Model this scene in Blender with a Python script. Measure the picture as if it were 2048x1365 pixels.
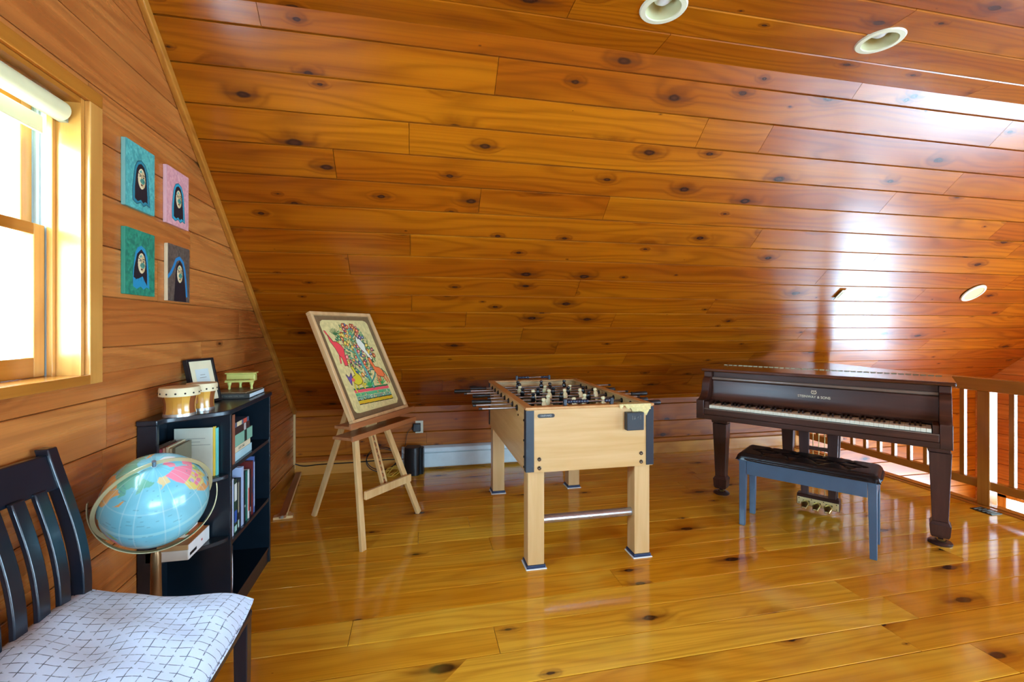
import bpy, math, random
from mathutils import Vector, Matrix
random.seed(7)
for o in list(bpy.data.objects): bpy.data.objects.remove(o, do_unlink=True)
SC = bpy.context.scene
COL = SC.collection
R_ = math.radians
V = Vector

# ------------------------------------------------------------------ camera
cam_d = bpy.data.cameras.new('camera')
cam = bpy.data.objects.new('camera', cam_d); COL.objects.link(cam)
cam_d.sensor_width = 36.0
cam_d.lens = 36.0 * 915 / 2048
cam_d.shift_y = -27.5 / 2048
cam_d.clip_start = 0.02
cam.location = (0, 0, 1.32)
cam.rotation_euler = (R_(90), 0, R_(-11.85))
SC.camera = cam

# ------------------------------------------------------------------ world, exposure
world = bpy.data.worlds.new('sky'); SC.world = world
world.use_nodes = True
wn = world.node_tree; wn.nodes.clear()
w_out = wn.nodes.new('ShaderNodeOutputWorld')
w_bg = wn.nodes.new('ShaderNodeBackground')
w_bg.inputs['Color'].default_value = (0.53, 0.79, 1.0, 1)
w_bg.inputs['Strength'].default_value = 24.0
wn.links.new(w_bg.outputs[0], w_out.inputs[0])
SC.view_settings.view_transform = 'Standard'
SC.view_settings.look = 'None'
SC.view_settings.gamma = 1.0
SC.view_settings.use_curve_mapping = False
SC.view_settings.exposure = 0.5
SC.cycles.use_adaptive_sampling = True
SC.cycles.adaptive_threshold = 0.09
SC.cycles.adaptive_min_samples = 20
SC.cycles.diffuse_bounces = 3
SC.cycles.max_bounces = 7
SC.cycles.glossy_bounces = 3

# room dimensions (metres): loft floor z=0, sloped ceiling over the loft, open hall beyond the railing
XL, XE, XR = -1.065, 4.15, 6.8          # gable wall, loft edge, far gable wall
YK = 4.38                              # knee wall
ZK, ZC, SL = 0.575, 2.646, 0.884       # knee height, flat ceiling, roof slope
YC = YK - (ZC - ZK) / SL               # where slope meets the flat ceiling
ZB = -2.55                             # floor of the hall below

def portal(loc, size_x, size_y, rot):
    d = bpy.data.lights.new('window_portal', 'AREA'); d.shape = 'RECTANGLE'
    d.size, d.size_y = size_x, size_y
    d.cycles.is_portal = True
    o = bpy.data.objects.new('window_portal', d); COL.objects.link(o)
    o.location = loc; o.rotation_euler = rot
    return o
# window openings: left wall (y0,y1,z0,z1), right wall, dormer added behind the camera as fill light
WL = [(0.82, 1.756, 1.160, 2.065)]
WR = [(1.95, 4.12, -1.95, -0.66), (-0.55, 1.30, -0.72, 1.65), (-2.75, -0.90, -0.72, 1.65), (-3.9, -1.2, -2.3, -1.1), (-0.9, 1.5, -2.4, -1.1)]
DX = (0.4, 3.6)                        # x range of the added dormer, unseen behind the camera
DZ = (0.66, 2.02)                      # its window
DZT = 2.10                             # its ceiling
for (y0, y1, z0, z1) in WL:
    portal((XL - 0.16, (y0 + y1) / 2, (z0 + z1) / 2), z1 - z0, y1 - y0, (0, R_(-90), 0))
for (y0, y1, z0, z1) in WR:
    portal((XR + 0.12, (y0 + y1) / 2, (z0 + z1) / 2), z1 - z0, y1 - y0, (0, R_(90), 0))
portal(((DX[0] + DX[1]) / 2, -YK - 0.10, (DZ[0] + DZ[1]) / 2), DX[1] - DX[0], DZ[1] - DZ[0], (R_(90), 0, 0))  # portal of the added dormer

# ------------------------------------------------------------------ mesh helpers
class MB:
    """collects geometry for ONE mesh object"""
    def __init__(s, M=None): s.v = []; s.f = []; s.M = M or Matrix()
    def add(s, vs, fs, M=None):
        b = len(s.v); M = s.M @ M if M is not None else s.M
        s.v += [tuple(M @ V(p)) for p in vs]
        s.f += [tuple(b + i for i in f) for f in fs]
        return s
    def box(s, x0, x1, y0, y1, z0, z1, M=None):
        vs = [(x, y, z) for z in (z0, z1) for y in (y0, y1) for x in (x0, x1)]
        return s.add(vs, [(0, 2, 3, 1), (4, 5, 7, 6), (0, 1, 5, 4), (2, 6, 7, 3), (0, 4, 6, 2), (1, 3, 7, 5)], M)
    def beam(s, p, q, w, t, up=(0, 0, 1), w2=None, t2=None):
        """bar from p to q, w across, t along the up side; may taper to w2,t2"""
        p, q = V(p), V(q); d = (q - p).normalized(); up = V(up)
        sx = d.cross(up).normalized(); sy = sx.cross(d).normalized()
        w2 = w if w2 is None else w2; t2 = t if t2 is None else t2
        vs = []
        for c, ww, tt in ((p, w, t), (q, w2, t2)):
            for a, b in ((-1, -1), (1, -1), (1, 1), (-1, 1)): vs.append(c + sx * a * ww / 2 + sy * b * tt / 2)
        return s.add(vs, [(0, 1, 2, 3), (7, 6, 5, 4), (1, 0, 4, 5), (2, 1, 5, 6), (3, 2, 6, 7), (0, 3, 7, 4)])
    def prism(s, poly, z0, z1, M=None):
        n = len(poly); vs = [(x, y, z0) for x, y in poly] + [(x, y, z1) for x, y in poly]
        fs = [tuple(range(n - 1, -1, -1)), tuple(range(n, 2 * n))] + [(i, (i + 1) % n, n + (i + 1) % n, n + i) for i in range(n)]
        return s.add(vs, fs, M)
    def tube(s, pts, r, n=10, cap=True, closed=False):
        pts = [V(p) for p in pts]; k = len(pts); rs = r if isinstance(r, (list, tuple)) else [r] * k
        vs = []; ref = None
        for i, p in enumerate(pts):
            if closed: d = pts[(i + 1) % k] - pts[i - 1]
            else: d = pts[min(i + 1, k - 1)] - pts[max(i - 1, 0)]
            d.normalize()
            if ref is None: ref = V((0, 0, 1)) if abs(d.z) < 0.9 else V((1, 0, 0))
            ref = (ref - d * ref.dot(d)).normalized(); b = d.cross(ref)
            for j in range(n):
                a = 2 * math.pi * j / n
                vs.append(p + (ref * math.cos(a) + b * math.sin(a)) * rs[i])
        fs = [(i * n + j, i * n + (j + 1) % n, ((i + 1) % k) * n + (j + 1) % n, ((i + 1) % k) * n + j) for i in range(k if closed else k - 1) for j in range(n)]
        if cap and not closed: fs += [tuple(range(n - 1, -1, -1)), tuple(range((k - 1) * n, k * n))]
        return s.add(vs, fs)
    def lathe(s, prof, n=24, M=None, cap=True):
        vs = []; fs = []; k = len(prof)
        for r, z in prof:
            for j in range(n):
                a = 2 * math.pi * j / n; vs.append((r * math.cos(a), r * math.sin(a), z))
        fs = [(i * n + j, i * n + (j + 1) % n, (i + 1) * n + (j + 1) % n, (i + 1) * n + j) for i in range(k - 1) for j in range(n)]
        if cap and prof[0][0] > 1e-6: fs.append(tuple(range(n - 1, -1, -1)))
        if cap and prof[-1][0] > 1e-6: fs.append(tuple(range((k - 1) * n, k * n)))
        return s.add(vs, fs, M)
    def grid(s, fn, nu, nv, M=None):
        vs = [fn(i / nu, j / nv) for j in range(nv + 1) for i in range(nu + 1)]
        fs = [(j * (nu + 1) + i, j * (nu + 1) + i + 1, (j + 1) * (nu + 1) + i + 1, (j + 1) * (nu + 1) + i) for j in range(nv) for i in range(nu)]
        return s.add(vs, fs, M)
    def mesh(s, name, mat, smooth=None):
        me = bpy.data.meshes.new(name); me.from_pydata(s.v, [], s.f); me.validate(); me.update()
        if mat: me.materials.append(mat)
        if smooth is not None:
            me.polygons.foreach_set('use_smooth', [True] * len(me.polygons))
            me.set_sharp_from_angle(angle=R_(smooth))
        return me
    def build(s, name, mat, parent=None, smooth=None, bevel=0, seg=2, label=None):
        return link(name, s.mesh(name, mat, smooth), parent, bevel, seg, label)

def link(name, me, parent=None, bevel=0, seg=2, label=None, M=None):
    o = bpy.data.objects.new(name, me); COL.objects.link(o)
    if parent: o.parent = parent
    if M is not None: o.matrix_basis = M
    if bevel:
        m = o.modifiers.new('bevel', 'BEVEL'); m.width = bevel; m.segments = seg; m.limit_method = 'ANGLE'; m.angle_limit = R_(35)
        m.harden_normals = False
    if label: o['label'] = label
    return o
def box(name, mat, parent, x0, x1, y0, y1, z0, z1, bevel=0, label=None):
    return MB().box(x0, x1, y0, y1, z0, z1).build(name, mat, parent, bevel=bevel, label=label)
def thing(name, label, cat, loc=(0, 0, 0), rz=0, group=None, M=None):
    o = bpy.data.objects.new(name, None); COL.objects.link(o)
    o.empty_display_size = 0.1
    o.location = loc; o.rotation_euler = (0, 0, rz)
    if M is not None: o.matrix_basis = M
    return tag(o, label, cat, group)
def tag(o, label, cat, group=None):
    o['label'] = label; o['category'] = cat
    if group: o['group'] = group
    return o
def struct(name, label=None, o=None):
    if o is None:
        o = bpy.data.objects.new(name, None); COL.objects.link(o); o.empty_display_size = 0.1
    o['kind'] = 'structure'
    if label: o['label'] = label
    return o
def frame_M(O, ex, ey, ez):
    ex, ey, ez = V(ex), V(ey), V(ez)
    return Matrix(((ex.x, ey.x, ez.x, O[0]), (ex.y, ey.y, ez.y, O[1]), (ex.z, ey.z, ez.z, O[2]), (0, 0, 0, 1)))

# ------------------------------------------------------------------ material helpers
def s2l(c):
    return tuple(((x / 255) / 12.92 if x / 255 <= 0.04045 else ((x / 255 + 0.055) / 1.055) ** 2.4) for x in c)
class NT:
    def __init__(s, name):
        s.m = bpy.data.materials.new(name); s.m.use_nodes = True; s.t = s.m.node_tree; s.t.nodes.clear()
        s.out = s.n('ShaderNodeOutputMaterial'); s.b = s.n('ShaderNodeBsdfPrincipled')
        s.l(s.b.outputs[0], s.out.inputs[0])
    def n(s, t, **k):
        x = s.t.nodes.new(t)
        for a, b in k.items(): setattr(x, a, b)
        return x
    def l(s, a, b): s.t.links.new(a, b)
    def put(s, sock, val):
        if hasattr(val, 'is_output') or isinstance(val, bpy.types.NodeSocket): s.l(val, sock)
        else: sock.default_value = val
    def math(s, op, a, b=0.0, c=None, clamp=False):
        x = s.n('ShaderNodeMath', operation=op, use_clamp=clamp); s.put(x.inputs[0], a); s.put(x.inputs[1], b)
        if c is not None: s.put(x.inputs[2], c)
        return x.outputs[0]
    def ramp(s, v, a, b, lo=0.0, hi=1.0, smooth=True):
        x = s.n('ShaderNodeMapRange'); x.interpolation_type = 'SMOOTHSTEP' if smooth else 'LINEAR'
        s.put(x.inputs[0], v); s.put(x.inputs[1], a); s.put(x.inputs[2], b); s.put(x.inputs[3], lo); s.put(x.inputs[4], hi)
        return x.outputs[0]
    def mix(s, f, a, b, mode='MIX'):
        x = s.n('ShaderNodeMix', data_type='RGBA', blend_type=mode); s.put(x.inputs[0], f)
        for i, c in ((6, a), (7, b)): s.put(x.inputs[i], (*c, 1) if isinstance(c, tuple) and len(c) == 3 else c)
        return x.outputs[2]
    def noise(s, vec, scale, detail=2.0, rough=0.5, dist=0.0):
        x = s.n('ShaderNodeTexNoise'); s.put(x.inputs['Vector'], vec); x.inputs['Scale'].default_value = scale
        x.inputs['Detail'].default_value = detail; x.inputs['Roughness'].default_value = rough; x.inputs['Distortion'].default_value = dist
        return x.outputs[0]
    def obj(s): return s.n('ShaderNodeTexCoord').outputs['Object']
    def rand(s): return s.n('ShaderNodeObjectInfo').outputs['Random']
    def mul(s, vec, k):
        x = s.n('ShaderNodeVectorMath', operation='MULTIPLY'); s.put(x.inputs[0], vec); x.inputs[1].default_value = k
        return x.outputs[0]
    def addv(s, a, b):
        x = s.n('ShaderNodeVectorMath', operation='ADD'); s.put(x.inputs[0], a); s.put(x.inputs[1], b); return x.outputs[0]
    def bump(s, h, strength=0.3, dist=0.002):
        x = s.n('ShaderNodeBump'); x.inputs['Strength'].default_value = strength; x.inputs['Distance'].default_value = dist
        s.put(x.inputs['Height'], h); s.l(x.outputs[0], s.b.inputs['Normal'])
MATS = {}
def plain(name, rgb, rough=0.5, metal=0.0, spec=0.5, coat=0.0, var=0.06, scale=14.0):
    """solid colour with faint procedural mottling; rgb is sRGB 0-255"""
    if name in MATS: return MATS[name]
    t = NT(name); c = s2l(rgb)
    nz = t.noise(t.obj(), scale, 3)
    t.l(t.mix(nz, tuple(x * (1 - var * 2) for x in c), tuple(min(1, x * (1 + var * 2)) for x in c)), t.b.inputs['Base Color'])
    t.b.inputs['Roughness'].default_value = rough; t.b.inputs['Metallic'].default_value = metal
    t.b.inputs['Specular IOR Level'].default_value = spec; t.b.inputs['Coat Weight'].default_value = coat
    t.b.inputs['Coat Roughness'].default_value = 0.08
    MATS[name] = t.m
    return t.m
def pine(name, lo, mid, hi, rough=0.22, knots=0.5, dens=1.0, coat=0.0, axis='X', kscale=3.6, spec=0.5, wear=0.0, ring=0.35, tint=1.0):
    """varnished knotty pine, grain along local axis; lo/mid/hi sRGB"""
    t = NT(name); lo, mid, hi = s2l(lo), s2l(mid), s2l(hi)
    co = t.obj()
    if axis != 'X':
        sp = t.n('ShaderNodeSeparateXYZ'); t.l(co, sp.inputs[0]); cb = t.n('ShaderNodeCombineXYZ')
        order = {'Y': (1, 0, 2), 'Z': (2, 0, 1)}[axis]
        for i, k in enumerate(order): t.l(sp.outputs[k], cb.inputs[i])
        co = cb.outputs[0]
    rnd = t.rand()
    off = t.n('ShaderNodeCombineXYZ'); t.l(t.math('MULTIPLY', rnd, 61.7), off.inputs[0]); t.l(t.math('MULTIPLY', rnd, 173.3), off.inputs[1]); t.l(t.math('MULTIPLY', rnd, 37.1), off.inputs[2])
    co = t.addv(co, off.outputs[0])
    # knots
    kc = t.mul(co, (0.5, 1.0, 0.35))
    kw = kc
    vo = t.n('ShaderNodeTexVoronoi', voronoi_dimensions='2D'); t.l(kw, vo.inputs['Vector']); vo.inputs['Scale'].default_value = kscale
    sc = t.n('ShaderNodeSeparateColor'); t.l(vo.outputs['Color'], sc.inputs[0])
    wob = t.noise(co, 30, 1)
    dist = t.math('ADD', vo.outputs['Distance'], t.math('MULTIPLY', t.math('SUBTRACT', wob, 0.5), 0.035))
    thr = t.math('MULTIPLY', t.math('POWER', t.math('MULTIPLY', t.math('MAXIMUM', t.math('SUBTRACT', sc.outputs[0], 1 - knots), 0.0), 1 / max(knots, 0.05)), 1.7), 0.115)
    thr = t.math('ADD', thr, 0.0001)
    knot = t.ramp(dist, t.math('MULTIPLY', thr, 0.55), thr, 1, 0)
    core = t.ramp(dist, t.math('MULTIPLY', thr, 0.1), t.math('MULTIPLY', thr, 0.55), 1, 0)
    halo = t.ramp(dist, t.math('MULTIPLY', thr, 0.8), t.math('MULTIPLY', thr, 3.6), 1, 0)
    # dark resin streak trailing along the grain from each knot
    vp = t.n('ShaderNodeSeparateXYZ'); t.l(vo.outputs['Position'], vp.inputs[0]); kp = t.n('ShaderNodeSeparateXYZ'); t.l(kw, kp.inputs[0])
    dy_ = t.math('ABSOLUTE', t.math('SUBTRACT', kp.outputs[1], vp.outputs[1])); dx_ = t.math('ABSOLUTE', t.math('SUBTRACT', kp.outputs[0], vp.outputs[0]))
    th_ = t.math('DIVIDE', thr, kscale)
    streak = t.math('MULTIPLY', t.ramp(dy_, 0.0, t.math('MULTIPLY', th_, 0.8), 1, 0), t.ramp(dx_, t.math('MULTIPLY', th_, 0.5), t.math('MULTIPLY', th_, 3.6), 1, 0))
    # grain: bands that bulge round the knots
    low = t.noise(t.mul(co, (0.9, 5.5, 2.0)), 1.0, 1, 0.5)
    sp2 = t.n('ShaderNodeSeparateXYZ'); t.l(co, sp2.inputs[0])
    ph = t.math('ADD', t.math('MULTIPLY', low, 11.0), t.math('MULTIPLY', halo, 2.2))
    ph = t.math('ADD', ph, t.math('MULTIPLY', sp2.outputs[1], 26.0))
    ringv = t.math('ADD', t.math('MULTIPLY', t.math('SINE', t.math('MULTIPLY', ph, 3.6)), 0.5), 0.5)
    ringv = t.math('POWER', ringv, 2.2)
    fine = t.noise(t.mul(co, (0.9, 95.0, 40.0)), 1.0, 2, 0.6)
    broad = t.noise(t.mul(co, (0.5, 7.0, 3.0)), 1.0, 1, 0.5)
    tone = t.math('ADD', t.math('MULTIPLY', broad, 0.75), t.math('MULTIPLY', t.math('SUBTRACT', rnd, 0.5), 0.36))
    c = t.mix(t.ramp(tone, 0.1, 0.75), mid, hi)
    c = t.mix(t.math('MULTIPLY', ringv, ring), c, lo)
    c = t.mix(t.math('MULTIPLY', t.ramp(fine, 0.4, 0.8), 0.28), c, lo)
    c = t.mix(t.math('MULTIPLY', halo, 0.5), c, tuple(x * y for x, y in zip(lo, (0.75, 0.55, 0.5))))
    c = t.mix(t.math('MULTIPLY', streak, 0.6), c, s2l((84, 38, 18)))
    c = t.mix(t.math('MULTIPLY', knot, 0.92), c, s2l((46, 20, 12)))
    c = t.mix(t.math('MULTIPLY', core, 0.4), c, s2l((92, 46, 26)))
    if wear:
        wn_ = t.noise(co, 2.2, 2, 0.65); c = t.mix(t.math('MULTIPLY', t.ramp(wn_, 0.52, 0.8), wear), c, tuple(min(1, x * 1.5 + 0.06) for x in hi))
    t.l(c, t.b.inputs['Base Color'])
    rr = t.math('ADD', t.math('MULTIPLY', t.math('SUBTRACT', fine, 0.5), 0.08), rough)
    t.l(rr, t.b.inputs['Roughness'])
    t.b.inputs['Specular IOR Level'].default_value = spec
    t.b.inputs['Coat Weight'].default_value = coat; t.b.inputs['Coat Roughness'].default_value = 0.06
    MATS[name] = t.m
    return t.m
def glass(name, tint=(0.95, 0.98, 1.0)):
    t = NT(name); t.t.nodes.remove(t.b)
    tr = t.n('ShaderNodeBsdfTransparent'); tr.inputs[0].default_value = (*tint, 1)
    gl = t.n('ShaderNodeBsdfGlossy'); gl.inputs['Roughness'].default_value = 0.02
    fr = t.n('ShaderNodeLayerWeight'); fac = t.math('ADD', t.math('MULTIPLY', t.math('POWER', fr.outputs['Facing'], 4.0), 0.5), 0.03)
    mx = t.n('ShaderNodeMixShader'); t.l(fac, mx.inputs[0]); t.l(tr.outputs[0], mx.inputs[1]); t.l(gl.outputs[0], mx.inputs[2])
    t.l(mx.outputs[0], t.out.inputs[0]); MATS[name] = t.m
    return t.m
P_SLOPE = pine('pine_ceiling', (98, 38, 2), (150, 69, 4), (180, 99, 9), rough=0.25, knots=0.8, kscale=4.4, spec=0.55)
P_KNEE = pine('pine_knee_wall', (112, 46, 3), (168, 86, 7), (198, 118, 16), rough=0.36, knots=0.8, kscale=4.0, spec=0.35)
P_WALL = pine('pine_wall', (128, 62, 26), (182, 102, 44), (204, 130, 64), rough=0.28, knots=0.55, kscale=3.2, spec=0.5)
P_FLOOR = pine('pine_floor', (154, 74, 4), (220, 145, 26), (246, 190, 58), rough=0.12, knots=0.55, kscale=3.6, spec=0.5, wear=0.22, ring=0.25)
P_GROOVE = pine('pine_groove', (108, 42, 3), (162, 80, 6), (194, 113, 14), rough=0.75, knots=0.2, spec=0.12)
P_TRIM = pine('pine_trim', (168, 96, 34), (204, 138, 56), (222, 164, 84), rough=0.25, knots=0.3, kscale=3.0)
P_TRIMZ = pine('pine_trim_upright', (168, 96, 34), (204, 138, 56), (222, 164, 84), rough=0.25, knots=0.35, kscale=3.0, axis='Z')
P_RAILY = pine('pine_rail', (130, 68, 16), (176, 104, 32), (196, 128, 50), rough=0.2, knots=0.3, axis='Y')
P_RAILZ = pine('pine_baluster', (130, 68, 16), (176, 104, 32), (196, 128, 50), rough=0.16, knots=0.2, axis='Z', spec=0.6)
GLASS = glass('window_glass')
# ------------------------------------------------------------------ planked surfaces
def plank_mesh(W, t, l0, l1, r0, r1, g, c, mat):
    """cross-section with a tongue (g) and chamfers (c), extruded along X from l0..l1 at width 0 .. W"""
    prof = [(0, 0), (W, 0), (W, t - c), (W - c, t), (g + c, t), (g, t - c), (g, t * 0.25), (0, t * 0.25)]
    vs = []
    for end in (0, 1):
        a, b = ((l0, l1), (r0, r1))[end]
        for w, z in prof:
            vs.append((a + (b - a) * w / W, w, z))
    n = 8
    fs = [tuple(range(n - 1, -1, -1)), tuple(range(n, 2 * n))] + [(i, (i + 1) % n, n + (i + 1) % n, n + i) for i in range(n)]
    b = MB(); b.add(vs, fs); me = b.mesh('plank', mat)
    if g > .004:                            # the cut groove is bare wood, without the glossy varnish of the face
        me.materials.append(P_GROOVE)
        for k in (3, 4, 6, 7, 8): me.polygons[k].material_index = 1
    return me
def plank(parent, mat, O, ex, ey, ez, W, t, x0, x1, g, c, x0b=None, x1b=None):
    """x0..x1 at the lower edge, x0b..x1b at the upper edge, along ex from O"""
    xm = (x0 + x1) / 2
    x0b = x0 if x0b is None else x0b; x1b = x1 if x1b is None else x1b
    me = plank_mesh(W, t, x0 - xm, x0b - xm, x1 - xm, x1b - xm, g, c, mat)
    o = V(O) + V(ex) * xm
    return link('plank', me, parent, M=frame_M(o, ex, ey, ez))
def cuts(a, b, rng, lo=1.5, hi=3.4):
    """staggered butt joints between a and b"""
    xs = [a]; x = a + rng.uniform(0.7, hi)
    while x < b - 0.6: xs.append(x); x += rng.uniform(lo, hi)
    return xs + [b]
JG = 0.0012                                 # end-joint gap
rng = random.Random(3)
th = math.atan(SL); cth, sth = math.cos(th), math.sin(th)

# floor: boards run along x
floor = struct('floor')
sub = MB().box(XL, XE - 0.02, -YK, YK, -0.03, -0.0065).build('subfloor', plain('joint_dust_highlight', (206, 172, 124), 0.6), floor)  # pale tone for dusty joints and the highlights painted along them
PW = 0.1705
jf = {0: [], }
y = YK; row = 0
known = {  # joints seen in the photograph: row -> x
}
while y > -YK:
    y0 = max(y - PW, -YK)
    xs = cuts(XL, XE - 0.09, random.Random(100 + row), 1.6, 3.6)
    for a, b in zip(xs, xs[1:]):
        plank(floor, P_FLOOR, (0, y0, -0.022), (1, 0, 0), (0, 1, 0), (0, 0, 1), y - y0 - 0.0030, 0.022, a + JG, b - JG, 0.0, 0.0020)  # damper strip, greyer than the cover
    y = y0; row += 1

# knee wall at the back
wall_back = struct('wall_back')
MB().box(XL - 0.2, XR + 0.2, YK + 0.02, YK + 0.12, ZB, ZK + 0.1).build('backing', plain('sheathing', (150, 96, 48), 0.7), wall_back)
zs = [0.115, 0.158, 0.336, 0.516, ZK + 0.04]
for r, (z0, z1) in enumerate(zip(zs, zs[1:])):
    xs = cuts(XL, XE - 0.02, random.Random(50 + r), 1.4, 2.6)
    for a, b in zip(xs, xs[1:]):
        plank(wall_back, P_KNEE, (0, YK + 0.02, z0), (1, 0, 0), (0, 0, 1), (0, -1, 0), z1 - z0, 0.02, a + JG, b - JG, 0.006, 0.003)
z1 = ZK + 0.04; r = 0
while z1 > ZB:
    z0 = max(z1 - 0.178, ZB)
    plank(wall_back, P_KNEE, (0, YK + 0.02, z0), (1, 0, 0), (0, 0, 1), (0, -1, 0), z1 - z0, 0.02, XE - 0.02 + JG, XR, 0.005, 0.003)
    z1 = z0
bb = struct('baseboard_back', o=MB().box(XL, XE - 0.1, YK - 0.016, YK + 0.001, 0, 0.115).build('baseboard_back', P_TRIM, bevel=0.004))

# sloped ceiling above it: 7 inch boards with open grooves, laid from the knee wall up
ceil_s = struct('ceiling')
BW = 0.1745
SLEN = (ZC - ZK) / sth
MB().box(XL - 0.1, XR + 0.1, 0, SLEN + 0.1, -0.06, -0.0205, M=frame_M((0, YK, ZK), (1, 0, 0), (0, -cth, sth), (0, -sth, -cth)).copy()).build('roof_deck', plain('sheathing', (150, 96, 48), 0.7), ceil_s)
def slope_rows(parent, mat, O, ey, ez, ex, rows_known, seed):
    s = 0.0; r = 0
    off = 0.0655
    while s < SLEN - 0.002:
        s1 = min(off if r == 0 else s + BW, SLEN)
        xs = rows_known.get(r) or cuts(XL, XR, random.Random(seed + r), 1.3, 3.0)
        xs = [XL] + [x for x in xs if XL + .05 < x < XR - .05] + [XR]
        for a, b in zip(xs, xs[1:]):
            o = V(O) + V(ey) * s
            plank(parent, mat, o, ex, ey, ez, s1 - s, 0.02, a + JG, b - JG, 0.008 if r else 0.0, 0.0012)
        s = s1; r += 1
SLOPE_JOINTS = {5: [1.17, 5.12], 7: [.37, 1.57, 3.99], 8: [-.03, 2.37, 5.56], 9: [1.17, 4.35], 10: [-.42, 3.18, 5.2], 11: [-.035, 3.53], 12: [2.365, 4.8],
    13: [.37, 1.17, 4.4], 14: [-.42, 3.19], 15: [-.035, 3.58], 16: [1.575, 1.99, 4.4], 17: [.38, 3.575], 18: [-.638, 2.37, 4.8]}
slope_rows(ceil_s, P_SLOPE, (0, YK + 0.02 * sth, ZK + 0.02 * cth), (0, -cth, sth), (0, -sth, -cth), (1, 0, 0), SLOPE_JOINTS, 11)

# flat ceiling
ceil_f = struct('ceiling')
box('roof_deck', plain('sheathing', (150, 96, 48), 0.7), ceil_f, XL - 0.1, XR + 0.1, -YC - 0.1, YC + 0.1, ZC + 0.021, ZC + 0.08)
y = YC + 0.02; r = 0
while y > -YC:
    y0 = max(y - 0.178, -YC - 0.02)
    xs = cuts(XL, XR, random.Random(300 + r), 1.3, 3.2)
    for a, b in zip(xs, xs[1:]):
        plank(ceil_f, P_SLOPE, (0, y, ZC + 0.02), (1, 0, 0), (0, -1, 0), (0, 0, -1), y - y0, 0.02, a + JG, b - JG, 0.005 if r else 0, 0.004)
    y = y0; r += 1

# the other slope and knee wall, behind the camera, with a dormer added to light the piano and bench
ceil_b = struct('ceiling')
Mb = frame_M((0, -YK, ZK), (1, 0, 0), (0, cth, sth), (0, sth, -cth))
SD = (DZT - ZK) / sth
def slope_strip(x0, x1, s0, s1):
    s = s0
    while s < s1 - 0.001:
        e = min(s + BW, s1)
        plank(ceil_b, P_SLOPE, Mb @ V((0, s, -0.02)), (1, 0, 0), Mb.to_3x3() @ V((0, 1, 0)), Mb.to_3x3() @ V((0, 0, 1)), e - s, 0.02, x0, x1, 0.008, 0.002)
        s = e
slope_strip(XL, XR, SD, SLEN); slope_strip(XL, DX[0], 0, SD); slope_strip(DX[1], XR, 0, SD)
dk = MB(Mb)
for a, b, s0, s1 in ((XL - .1, XR + .1, SD, SLEN + .1), (XL - .1, DX[0], 0, SD), (DX[1], XR + .1, 0, SD)): dk.box(a, b, s0, s1, -0.10, -0.021)
dk.build('roof_deck', plain('sheathing', (150, 96, 48), 0.7), ceil_b)
yd = -YK + (DZT - ZK) / SL
for xa, xb in ((DX[0] - .03, DX[0]), (DX[1], DX[1] + .03)):
    MB(frame_M((0, 0, 0), (0, 1, 0), (0, 0, 1), (1, 0, 0))).prism([(-YK, ZK), (yd, DZT), (-YK, DZT)], xa, xb).build('fill_dormer_cheek', P_WALL, ceil_b)
box('fill_dormer_ceiling', P_SLOPE, ceil_b, DX[0] - .03, DX[1] + .03, -YK - .1, yd, DZT, DZT + .05)
w = struct('window_9')  # unseen window, added to bring in light from behind the camera
f = MB()
for a, b, c, d in ((DX[0], DX[1], ZK, DZ[0]), (DX[0], DX[1], DZ[1], DZT)): f.box(a, b, -YK - .09, -YK, c, d)
for k in range(4):
    x = DX[0] + .04 + (DX[1] - DX[0] - .08) * k / 3; f.box(x - .04, x + .04, -YK - .08, -YK - .02, DZ[0], DZ[1])
f.build('window_frame', P_TRIM, w)
for k in range(3):
    a = DX[0] + .08 + (DX[1] - DX[0] - .08) * k / 3; box('pane', GLASS, w, a, a + (DX[1] - DX[0] - .08) / 3 - .08, -YK - .055, -YK - .05, DZ[0], DZ[1])
wall_front = struct('wall_front')
MB().box(XL - 0.2, XR + 0.2, -YK - 0.12, -YK - .001, ZB, ZK).build('panelling', P_WALL, wall_front)

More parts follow.
